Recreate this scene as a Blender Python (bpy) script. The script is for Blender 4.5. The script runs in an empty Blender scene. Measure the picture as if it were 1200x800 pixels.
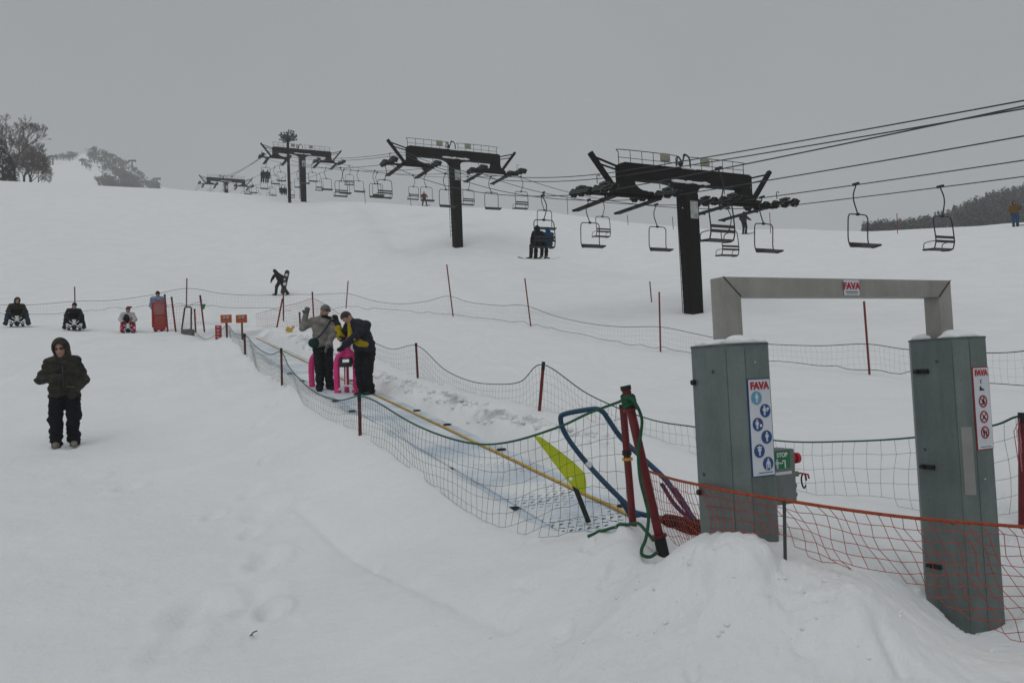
import bpy, bmesh, math, random
import numpy as np
from mathutils import Vector, Matrix

random.seed(7); RNG = np.random.default_rng(7)
scn = bpy.context.scene
COL = scn.collection
rad = math.radians

# ------------------------------------------------------------------ camera
FPX = 933.0                      # focal length in pixels of the 1200 px wide photograph
PITCH, ROLL = rad(2.5), rad(2.5)
cF = Vector((0, math.cos(PITCH), math.sin(PITCH)))
cR0 = Vector((1, 0, 0)); cU0 = Vector((0, -math.sin(PITCH), math.cos(PITCH)))
cR = cR0*math.cos(ROLL) - cU0*math.sin(ROLL)
cU = cU0*math.cos(ROLL) + cR0*math.sin(ROLL)
def P(px, py, d):
    """world point that the photograph shows at (px, py), d metres ahead"""
    D = cF + cR*((px-600)/FPX) + cU*((400-py)/FPX)
    return D*(d/D.y)
cd = bpy.data.cameras.new('camera'); cam = bpy.data.objects.new('camera', cd); COL.objects.link(cam)
cd.sensor_width = 36; cd.lens = FPX/1200*36; cd.clip_end = 6000; cd.clip_start = .05
m = Matrix((cR, cU, -cF)).transposed().to_4x4()
cam.matrix_world = m; scn.camera = cam

# ------------------------------------------------------------------ materials
def mat(name, col, rough=.6, metal=0., var=.12, scale=8., bump=0., bscale=40., spec=.4, alpha=None):
    m = bpy.data.materials.new(name); m.use_nodes = True
    nt = m.node_tree; b = nt.nodes['Principled BSDF']
    b.inputs['Roughness'].default_value = rough; b.inputs['Metallic'].default_value = metal
    b.inputs['Specular IOR Level'].default_value = spec
    tc = nt.nodes.new('ShaderNodeTexCoord')
    if var > 0:
        n = nt.nodes.new('ShaderNodeTexNoise'); n.inputs['Scale'].default_value = scale
        n.inputs['Detail'].default_value = 5
        r = nt.nodes.new('ShaderNodeMapRange')
        r.inputs[1].default_value = .3; r.inputs[2].default_value = .7
        r.inputs[3].default_value = 1-var; r.inputs[4].default_value = 1+var
        mx = nt.nodes.new('ShaderNodeVectorMath'); mx.operation = 'SCALE'
        mx.inputs[0].default_value = col
        nt.links.new(tc.outputs['Object'], n.inputs['Vector'])
        nt.links.new(n.outputs['Fac'], r.inputs[0]); nt.links.new(r.outputs[0], mx.inputs['Scale'])
        nt.links.new(mx.outputs[0], b.inputs['Base Color'])
    else:
        b.inputs['Base Color'].default_value = (*col, 1)
    if bump > 0:
        n2 = nt.nodes.new('ShaderNodeTexNoise'); n2.inputs['Scale'].default_value = bscale; n2.inputs['Detail'].default_value = 6
        bp = nt.nodes.new('ShaderNodeBump'); bp.inputs['Strength'].default_value = bump; bp.inputs['Distance'].default_value = .02
        nt.links.new(tc.outputs['Object'], n2.inputs['Vector']); nt.links.new(n2.outputs['Fac'], bp.inputs['Height'])
        nt.links.new(bp.outputs['Normal'], b.inputs['Normal'])
    return m

M = {}
M['tower'] = mat('tower_paint', (.008, .0062, .0058), .7, 0, .3, 3, .15, 12, .15)
M['wheel'] = mat('sheave_rubber', (.014, .015, .014), .7, 0, .3, 6, 0, 40, .15)
M['sheave'] = mat('sheave_frame', (.06, .068, .062), .6, 0, .35, 6, 0, 40, .2)
M['cable'] = mat('steel_rope', (.035, .035, .036), .55, .3, .2, 3)
M['chair'] = mat('chair_tube', (.026, .027, .028), .55, .1, .25, 5, 0, 40, .2)
M['seat'] = mat('chair_seat', (.036, .03, .027), .7, 0, .3, 6)
M['cream'] = mat('cream_box', (.27, .26, .2), .6)
M['white'] = mat('white_paint', (.62, .63, .62), .5, 0, .06, 10)
M['red'] = mat('red_plastic', (.135, .012, .016), .5, 0, .25, 12, .1, 60)
M['redpole'] = mat('red_bamboo', (.17, .02, .02), .55, 0, .25, 5)
M['darkpole'] = mat('dark_post', (.10, .016, .018), .55, 0, .3, 5)
M['black'] = mat('black_rubber', (.012, .012, .013), .6, 0, .2, 10)
M['green'] = mat('green_rope', (.008, .075, .035), .7, 0, .3, 60)
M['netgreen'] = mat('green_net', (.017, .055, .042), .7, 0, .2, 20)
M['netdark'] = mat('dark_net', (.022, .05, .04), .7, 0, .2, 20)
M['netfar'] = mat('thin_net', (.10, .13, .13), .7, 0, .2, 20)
M['orange'] = mat('orange_net', (.40, .05, .03), .65, 0, .2, 20)
M['orangerope'] = mat('orange_rope', (.30, .05, .018), .75, 0, .35, 70)
M['blue'] = mat('blue_pipe', (.004, .040, .092), .45, 0, .2, 10)
M['navy'] = mat('navy_pipe', (.010, .018, .075), .4, 0, .2, 10)
M['flag'] = mat('neon_flag', (.44, .50, .012), .6, 0, .1, 5)
M['yellow'] = mat('yellow_rail', (.52, .33, .06), .6, 0, .18, 6)
M['signwhite'] = mat('sign_white', (.56, .59, .63), .4, 0, .05, 6)
M['signred'] = mat('sign_red', (.36, .02, .03), .5, 0, .05, 6)
M['signblue'] = mat('sign_blue', (.02, .06, .20), .5, 0, .05, 6)
M['signcyan'] = mat('sign_cyan', (.10, .30, .42), .5, 0, .05, 6)
M['signgreen'] = mat('sign_green', (.01, .16, .055), .5, 0, .05, 6)
M['signorange'] = mat('sign_orange', (.36, .075, .025), .5, 0, .1, 6)
M['brightred'] = mat('button_red', (.4, .02, .03), .35, 0, .05)
M['pink'] = mat('pink_plastic', (.62, .03, .19), .4, 0, .12, 8)
M['sledblack'] = mat('black_plastic', (.018, .018, .02), .45, 0, .2, 8)
M['sledorange'] = mat('orange_plastic', (.30, .062, .045), .5, 0, .15, 5)
M['bark'] = mat('bark', (.085, .068, .058), .9, 0, .3, 3)
M['twig'] = mat('twigs', (.13, .105, .095), .9, 0, .25, 1)
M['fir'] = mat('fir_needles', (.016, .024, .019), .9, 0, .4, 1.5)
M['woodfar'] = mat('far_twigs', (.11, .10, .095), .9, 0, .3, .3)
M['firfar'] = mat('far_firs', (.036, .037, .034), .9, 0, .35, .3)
M['flake'] = mat('snow_flake', (.85, .86, .88), .7, 0, 0)
M['grey_steel'] = mat('box_steel', (.17, .18, .175), .5, .4, .12, 12)
M['tape'] = mat('bare_metal_patch', (.25, .25, .24), .5, .25, .1, 8)
M['seam'] = mat('sheet_seam', (.095, .115, .113), .55, .3, .3, 12)
M['weld'] = mat('weld_bead', (.075, .06, .045), .6, .3, .3, 30)
M['rope_dark'] = mat('dark_rope', (.02, .03, .025), .8, 0, .2, 20)
M['lamp'] = mat('mast_lamps', (.06, .06, .06), .6, 0, .3, 6)

# galvanised steel of the gate: vertical streaks, blotches and stains
def galvanised(name, col, var):
    m = bpy.data.materials.new(name); m.use_nodes = True
    nt = m.node_tree; b = nt.nodes['Principled BSDF']; L = nt.links.new
    b.inputs['Metallic'].default_value = .35; b.inputs['Roughness'].default_value = .5
    tc = nt.nodes.new('ShaderNodeTexCoord')
    mp = nt.nodes.new('ShaderNodeMapping'); mp.inputs['Scale'].default_value = (4.5, 4.5, .45)
    L(tc.outputs['Object'], mp.inputs['Vector'])
    n1 = nt.nodes.new('ShaderNodeTexNoise'); n1.inputs['Scale'].default_value = 2.2; n1.inputs['Detail'].default_value = 4
    n1.inputs['Roughness'].default_value = .65
    L(mp.outputs[0], n1.inputs['Vector'])
    n2 = nt.nodes.new('ShaderNodeTexNoise'); n2.inputs['Scale'].default_value = 5; n2.inputs['Detail'].default_value = 6
    L(tc.outputs['Object'], n2.inputs['Vector'])
    v = nt.nodes.new('ShaderNodeTexVoronoi'); v.inputs['Scale'].default_value = 60
    L(tc.outputs['Object'], v.inputs['Vector'])
    a = nt.nodes.new('ShaderNodeMath'); a.operation = 'ADD'; L(n1.outputs['Fac'], a.inputs[0]); L(n2.outputs['Fac'], a.inputs[1])
    sep = nt.nodes.new('ShaderNodeSeparateColor'); L(v.outputs['Color'], sep.inputs[0])
    vm = nt.nodes.new('ShaderNodeMath'); vm.operation = 'MULTIPLY'; vm.inputs[1].default_value = .12; L(sep.outputs[0], vm.inputs[0])
    a2 = nt.nodes.new('ShaderNodeMath'); a2.operation = 'ADD'; L(a.outputs[0], a2.inputs[0]); L(vm.outputs[0], a2.inputs[1])
    r = nt.nodes.new('ShaderNodeMapRange'); r.inputs[1].default_value = .7; r.inputs[2].default_value = 1.4
    r.inputs[3].default_value = 1-var; r.inputs[4].default_value = 1+var; L(a2.outputs[0], r.inputs[0])
    mx = nt.nodes.new('ShaderNodeVectorMath'); mx.operation = 'SCALE'; mx.inputs[0].default_value = col
    L(r.outputs[0], mx.inputs['Scale']); L(mx.outputs[0], b.inputs['Base Color'])
    rr = nt.nodes.new('ShaderNodeMapRange'); rr.inputs[3].default_value = .38; rr.inputs[4].default_value = .62
    L(n2.outputs['Fac'], rr.inputs[0]); L(rr.outputs[0], b.inputs['Roughness'])
    return m
M['galv'] = galvanised('galvanised_sheet', (.130, .157, .153), .26)
M['beam'] = galvanised('brushed_steel', (.30, .29, .265), .2)

# ------------------------------------------------------------------ numpy noise
def vnoise(x, y, seed=0):
    xi = np.floor(x).astype(np.int64); yi = np.floor(y).astype(np.int64)
    fx = x-xi; fy = y-yi; fx = fx*fx*fx*(fx*(fx*6-15)+10); fy = fy*fy*fy*(fy*(fy*6-15)+10)
    def h(a, b):
        n = (a*374761393 + b*668265263 + seed*1442695041) & 0xffffffff
        n = ((n ^ (n >> 13))*1274126177) & 0xffffffff
        n = n ^ (n >> 16)
        return (n & 0xffff)/65535.0
    return ((h(xi, yi)*(1-fx)+h(xi+1, yi)*fx)*(1-fy) + (h(xi, yi+1)*(1-fx)+h(xi+1, yi+1)*fx)*fy)*2-1
def fbm(x, y, o=4, seed=0, g=.5):
    s = 0; a = 1.
    for k in range(o):
        s = s + a*vnoise(x*2**k+17.3*k, y*2**k-9.1*k, seed+k); a *= g
    return s
def sstep(a, b, x):
    t = np.clip((x-a)/(b-a), 0, 1); return t*t*(3-2*t)

# ------------------------------------------------------------------ conveyor frame of reference
BAZ = rad(-25)
B0 = Vector((1.75, 4.25, 0)); BD = Vector((math.sin(BAZ), math.cos(BAZ), 0)); BL = Vector((math.cos(BAZ), -math.sin(BAZ), 0))
def belt_z(l): return -1.54 + .125*l
def bw(w, l, dz=0.):
    p = B0 + BL*w + BD*l; p.z = belt_z(l)+dz; return p

# ------------------------------------------------------------------ terrain
ctrl = []          # (px, py, d) read off the photograph
ctrl += [(-150,800,4.4),(0,800,4.4),(300,800,4.2),(450,800,3.95),(600,800,3.62),(800,800,3.05),(1000,800,2.92),(1200,800,2.98),(1400,800,3.1)]
ctrl += [(0,640,7),(200,640,7),(420,640,6.6),(700,760,3.4),(620,750,3.95),(600,700,4.45),(700,700,4.0),(690,625,5.4),(742,614,4.75),(560,578,6.9),(500,556,7.6)]
ctrl += [(780,652,4.55),(920,652,3.6),(1000,676,3.5),(1095,730,3.95),(1130,734,4.45),(1185,690,4.8),(1190,772,3.35),(1198,604,5.3),(1300,650,4.8),(850,640,3.62),(800,640,4.1),(880,640,3.6),(850,664,3.45),(850,705,3.36),(930,706,3.34),(770,705,3.62),(1000,722,3.12),(1100,790,3.0)]
ctrl += [(77,523,12.4),(250,520,12.0),(-150,530,12.4),(421,510,9.6),(330,452,14.8),(287,422,20),(265,397,24.3),(180,440,18)]
ctrl += [(20,383,27),(87,386,27),(150,389,27),(190,389,27.5),(-150,383,27),(240,397,27),(300,396,27),(256,402,25),(225,395,26.5)]
ctrl += [(88,370,38),(219,360,37),(0,371,38),(330,347,50),(407,366,38),(525,371,36),(615,383,32),(773,411,26),(1013,439,19),(1250,462,14)]
ctrl += [(489,443,16.4),(635,481,11.3),(760,520,8.5),(910,582,6.8),(1050,602,5.9),(420,415,20),(360,388,27)]
ctrl += [(818,366,35),(541,290,57.4),(361,237,99),(1103,372,30),(1000,345,37),(640,340,46),(700,310,57),(900,320,46),(1200,350,32)]
crest = [(-400,205,104),(-200,208,105),(0,213,105),(100,218,105),(200,223,103),(300,230,101),(420,237,98),(500,243,94),(600,246,88),(700,256,79),(780,265,72),(900,271,67),(1000,269,65),(1060,267,62),(1200,260,57),(1400,252,55),(1600,245,55)]
ctrl += crest
UV = []; TT = []
def addc(px, py, d, dt=0.):
    q = P(px, py, d); UV.append((q.x/q.y, .5*math.log(d))); TT.append(q.z/d+dt)
for c in ctrl: addc(*c)
for px, py, d in crest:
    addc(px, py, d*1.35, -.012); addc(px, py, d*2.0, -.075); addc(px, py, d*5, -.2)
addc(270,250,157); addc(20,224,140)
for px, z in ((-600,-1.6),(-200,-1.6),(100,-1.6),(400,-1.52),(700,-1.3),(900,-1.22),(1200,-1.26),(1600,-1.38)):
    u = (px-600)/FPX; UV.append((u, .5*math.log(2.5))); TT.append(z/2.5)
for px, d, z in ((-600,5,-1.6),(-600,12,-.9),(-600,30,2.6),(-600,60,12),(1700,5,-1.3),(1700,12,-.6),(1700,30,2.2)):
    u = (px-600)/FPX; UV.append((u, .5*math.log(d))); TT.append(z/d)
UV = np.array(UV); TT = np.array(TT)
def tps_k(r2): return np.where(r2 > 1e-12, .5*r2*np.log(np.maximum(r2, 1e-12)), 0.)
NT = len(UV)
K = tps_k(((UV[:,None]-UV[None])**2).sum(-1)) + np.eye(NT)*.00006
Pm = np.c_[np.ones(NT), UV]
A = np.block([[K, Pm], [Pm.T, np.zeros((3,3))]])
SOL = np.linalg.solve(A, np.r_[TT, np.zeros(3)])
def tps(u, v):
    u = np.clip(u, -1.5, 1.5); out = SOL[NT] + SOL[NT+1]*u + SOL[NT+2]*v
    for i in range(NT):
        out = out + SOL[i]*tps_k((u-UV[i,0])**2 + (v-UV[i,1])**2)
    return out
def seg_dist(x, y, a, b):
    ax, ay = a; bx, by = b; dx, dy = bx-ax, by-ay
    t = np.clip(((x-ax)*dx+(y-ay)*dy)/(dx*dx+dy*dy), 0, 1)
    return np.hypot(x-ax-t*dx, y-ay-t*dy), ((x-ax)*dy-(y-ay)*dx)/math.hypot(dx, dy), t
TR = [(P(350,585,7.8), P(440,650,6.0)), (P(440,650,6.0), P(600,792,4.15))]
FOOT = []
for k, (px, py, d) in enumerate([(72,524,12.4),(83,523,12.3),(84,516,13.2),(75,510,14),(90,505,15),(80,498,16),(93,492,17.2),(84,487,18.4)]):
    q = P(px, py, d); FOOT.append((q.x, q.y, .11, .035))
for k, (px, py, d) in enumerate([(318,500,13.5),(307,520,12.4),(300,542,11),(312,565,9.9),(297,590,8.6),(310,612,7.9),(295,632,7.2),(312,655,6.5),(290,688,5.6),(318,705,5.3),(200,745,4.8),(233,700,5.4),(250,610,7.9),(150,570,9.6),(96,560,10.2)]):
    q = P(px, py, d); FOOT.append((q.x, q.y, .10+.05*(k%3), .034+.018*(k%2)))
def ground(x, y, fine=True):
    x = np.asarray(x, float); y = np.asarray(y, float)
    d = np.maximum(y, 2.5); u = x/d
    dd = np.minimum(d, 600.)
    z = tps(u, .5*np.log(dd))*dd
    z = z - sstep(250, 700, d)*40
    # gentle undulation of the pistes
    z = z + sstep(30, 60, d)*.35*fbm(x/14, y/20, 3, 5)*(1-sstep(85, 100, d)) + sstep(9, 20, d)*.035*fbm(x/3.5, y/5, 3, 9)*(1-sstep(85, 100, d))
    # conveyor trench
    w = (x-B0.x)*BL.x + (y-B0.y)*BL.y; l = (x-B0.x)*BD.x + (y-B0.y)*BD.y
    along = sstep(1.5, 2.3, l)*(1-sstep(26.5, 29, l))
    edge_n = .10*fbm(l*1.3, w*1.3, 4, 21) if fine else 0.
    aw = np.abs(w-.02) + edge_n*.6
    k = (1-sstep(.46, .80, aw))*along
    z = z*(1-k) + (belt_z(l)-.05)*k
    if fine:
        ridge = np.exp(-((w-.98)/.20)**2)*along*sstep(3.6, 5.6, l)*(1-sstep(20, 25, l))
        z = z + ridge*(.03 + .06*fbm(l*2.6, w*4.5, 5, 3, .6))
        ridge2 = np.exp(-((w+1.0)/.25)**2)*along*sstep(8, 11, l)
        z = z + ridge2*(.05 + .07*fbm(l*1.4, w*2, 3, 8))
        # rough ploughed snow round the top end of the conveyor
        q = np.exp(-(((l-27.5)/4.2)**2 + ((w-.5)/4.5)**2))
        z = z + q*.12*fbm(x/.9, y/.9, 4, 31)
        q = np.exp(-(((l-33)/2.5)**2 + ((w-2)/6)**2))
        z = z + q*.35*(1+fbm(x/1.3, y/1.3, 3, 33))*.5
        # shovelled bank by the gate
        nearr = sstep(.2, 1.2, x)*(1-sstep(4.4, 6.5, y))
        z = z + nearr*(.014*fbm(x/.45, y/.45, 4, 41) + .010*np.abs(fbm(x/.12, y/.12, 3, 42)))
        gx, gy = .935, 3.56
        rr = np.hypot((x-gx)/.165, (y-gy)/.13) + .15*fbm(x/.11, y/.11, 3, 47)
        z = z + .06*(1-sstep(.85, 1.2, rr))
        sh = np.exp(-(((x-.95)/.75)**2+((y-3.5)/.5)**2)); z = z + sh*(.022*np.maximum(fbm(x/.17, y/.11, 4, 81, .6), -.3) + .010*np.abs(fbm(x/.05, y/.035, 2, 82)))
        rr2 = np.hypot((x-.62)/.28, (y-3.75)/.30); z = z + .07*(1-sstep(.2, 1.1, rr2))
        # scoops, trampled marks and lumps
        z = z - (1-sstep(20, 30, d))*.009*sstep(.25, .8, fbm(x/.5, y/.7, 3, 51)) - sstep(-.5, .5, x)*(1-sstep(5, 7, y))*.035*sstep(.45, .75, fbm(x/.22, y/.22, 2, 57))
        for fx, fy, fr, fd in FOOT:
            q = np.hypot((x-fx)/fr, (y-fy)/(fr*1.7)); z = z - fd*(1-sstep(.3, 1., q)) + .45*fd*np.exp(-((q-1.25)/.3)**2)
        z = z + (1-sstep(14, 26, d))*(.006*fbm(x/.8, y/1.0, 4, 61) + .0035*fbm(x/.09, y/.11, 3, 63))
        for a, b in TR:
            dist, side, t = seg_dist(x, y, (a.x, a.y), (b.x, b.y))
            z = z - .034*np.exp(-(dist/.06)**2) + .03*sstep(-.05, .35, side)*np.exp(-(dist/.6)**2)
        # shallow board tracks down the piste
        for k in range(16):
            xa = -13+1.5*k+3*math.sin(k*2.1); sl = -.10-.25*((k*37) % 11)/11; ph = k*1.7
            xc = xa+sl*(y-12)+1.6*np.sin(y/(5.5+k % 4)+ph)
            on = sstep(10+k % 5, 13+k % 5, y)*(1-sstep(40, 55, y))*(1-sstep(-2.2, -1.3, w)*(1-sstep(2.2, 4, w)))
            dx_ = (x-xc); z = z + on*(-.014*np.exp(-(dx_/.11)**2) + .008*np.exp(-((dx_-.2)/.1)**2))
        # broken edge on the upper slopes
        a = P(560,300,52); b = P(815,345,40)
        for (pa, pb, amp) in ((P(690,300,55), P(760,318,50), .5), (P(420,245,92), P(455,290,62), .9), (P(455,290,62), P(540,330,47), .5)):
            dist, side, t = seg_dist(x, y, (pa.x, pa.y), (pb.x, pb.y))
            z = z + amp*.35*np.tanh(side/1.0)*np.exp(-(dist/3.0)**2)
    return z
def gz(x, y): return float(ground(np.array([x]), np.array([y]))[0])
def gp(px, py, d):
    """ground point: on the pixel ray's column, at depth d, resting on the terrain"""
    q = P(px, py, d); return Vector((q.x, q.y, gz(q.x, q.y)))

def tag(o, label=None, cat=None, group=None, kind=None):
    if label: o['label'] = label
    if cat: o['category'] = cat
    if group: o['group'] = group
    if kind: o['kind'] = kind
    return o
def link_mesh(name, V, F, mats=None, parent=None, smooth=True, loc=None):
    me = bpy.data.meshes.new(name); me.from_pydata([tuple(v) for v in V], [], F)
    if mats is not None:
        for mm in (mats if isinstance(mats, (list, tuple)) else [mats]): me.materials.append(mm)
    if smooth: me.polygons.foreach_set('use_smooth', [True]*len(me.polygons))
    me.update()
    o = bpy.data.objects.new(name, me); COL.objects.link(o)
    if parent: o.parent = parent
    if loc is not None: o.location = loc
    return o

def build_ground():
    us = np.concatenate([np.linspace(-3.5, -.82, 40, endpoint=False), np.linspace(-.82, .82, 660, endpoint=False), np.linspace(.82, 3.5, 41)])
    ys = np.concatenate([np.linspace(-25, 1.5, 24, endpoint=False), np.geomspace(1.5, 9, 230, endpoint=False), np.geomspace(9, 125, 330, endpoint=False), np.geomspace(125, 2500, 30)])
    U, Y = np.meshgrid(us, ys)
    X = U*np.maximum(Y, 2.5)
    wide = 1+sstep(0, 12, 2.5-Y)*0.0
    X = X*wide
    Z = ground(X.ravel(), Y.ravel()).reshape(X.shape)
    nr, nc = X.shape
    V = np.stack([X, Y, Z], -1).reshape(-1, 3)
    i = np.arange(nr*nc).reshape(nr, nc)
    q = np.stack([i[:-1,:-1], i[:-1,1:], i[1:,1:], i[1:,:-1]], -1).reshape(-1, 4)
    me = bpy.data.meshes.new('snow_ground')
    me.vertices.add(len(V)); me.vertices.foreach_set('co', V.ravel())
    me.loops.add(q.size); me.loops.foreach_set('vertex_index', q.ravel().astype(np.int32))
    me.polygons.add(len(q)); me.polygons.foreach_set('loop_start', np.arange(0, q.size, 4, dtype=np.int32))
    me.polygons.foreach_set('loop_total', np.full(len(q), 4, dtype=np.int32))
    me.update(calc_edges=True); me.validate()
    me.polygons.foreach_set('use_smooth', [True]*len(q))
    # dirt attribute: scraped grey snow along the belt's right bank and at its top end
    x, y = V[:,0], V[:,1]
    w = (x-B0.x)*BL.x + (y-B0.y)*BL.y; l = (x-B0.x)*BD.x + (y-B0.y)*BD.y
    dirt = np.exp(-((w-.92)/.17)**2)*sstep(3.5, 5.5, l)*(1-sstep(22, 27, l))*np.clip(.30+.9*fbm(l*2.1, w*5, 5, 71, .65), 0, .9)
    dirt = np.maximum(dirt, .5*np.exp(-(((l-27.5)/3.5)**2+((w-.3)/3)**2))*np.clip(.3+fbm(x/.8, y/.8, 3, 73), 0, 1))
    dirt = np.maximum(dirt, .12*(1-sstep(.5, .9, np.abs(w)))*sstep(0, 2, l)*(1-sstep(25, 27, l)))
    at = me.attributes.new('dirt', 'FLOAT', 'POINT'); at.data.foreach_set('value', dirt.astype(np.float32))
    o = bpy.data.objects.new('snow_ground', me); COL.objects.link(o)
    m = bpy.data.materials.new('snow'); m.use_nodes = True; nt = m.node_tree; L = nt.links.new
    b = nt.nodes['Principled BSDF']; b.inputs['Roughness'].default_value = .75; b.inputs['Specular IOR Level'].default_value = .25
    geo = nt.nodes.new('ShaderNodeNewGeometry')
    n1 = nt.nodes.new('ShaderNodeTexNoise'); n1.inputs['Scale'].default_value = .8; n1.inputs['Detail'].default_value = 8; n1.inputs['Roughness'].default_value = .6
    L(geo.outputs['Position'], n1.inputs['Vector'])
    cr = nt.nodes.new('ShaderNodeValToRGB')
    cr.color_ramp.elements[0].position = .3; cr.color_ramp.elements[0].color = (.79, .81, .83, 1)
    cr.color_ramp.elements[1].position = .7; cr.color_ramp.elements[1].color = (.855, .865, .87, 1)
    L(n1.outputs['Fac'], cr.inputs[0])
    a = nt.nodes.new('ShaderNodeAttribute'); a.attribute_name = 'dirt'
    mx = nt.nodes.new('ShaderNodeMix'); mx.data_type = 'RGBA'; mx.inputs['B'].default_value = (.33, .34, .36, 1)
    L(a.outputs['Fac'], mx.inputs['Factor']); L(cr.outputs[0], mx.inputs['A']); L(mx.outputs['Result'], b.inputs['Base Color'])
    n2 = nt.nodes.new('ShaderNodeTexNoise'); n2.inputs['Scale'].default_value = 22; n2.inputs['Detail'].default_value = 8; n2.inputs['Roughness'].default_value = .7
    n3 = nt.nodes.new('ShaderNodeTexNoise'); n3.inputs['Scale'].default_value = 3.5; n3.inputs['Detail'].default_value = 6
    L(geo.outputs['Position'], n2.inputs['Vector']); L(geo.outputs['Position'], n3.inputs['Vector'])
    ad = nt.nodes.new('ShaderNodeMath'); ad.operation = 'MULTIPLY_ADD'; ad.inputs[1].default_value = 3.; L(n3.outputs['Fac'], ad.inputs[0]); L(n2.outputs['Fac'], ad.inputs[2])
    bp = nt.nodes.new('ShaderNodeBump'); bp.inputs['Strength'].default_value = .6; bp.inputs['Distance'].default_value = .02
    L(ad.outputs[0], bp.inputs['Height']); L(bp.outputs[0], b.inputs['Normal'])
    me.materials.append(m); M['snow'] = m
    tag(o, kind='structure')
build_ground()
M['snowcap'] = mat('snow_lump', (.80, .81, .82), .75, 0, .05, 9, .3, 40)

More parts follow.
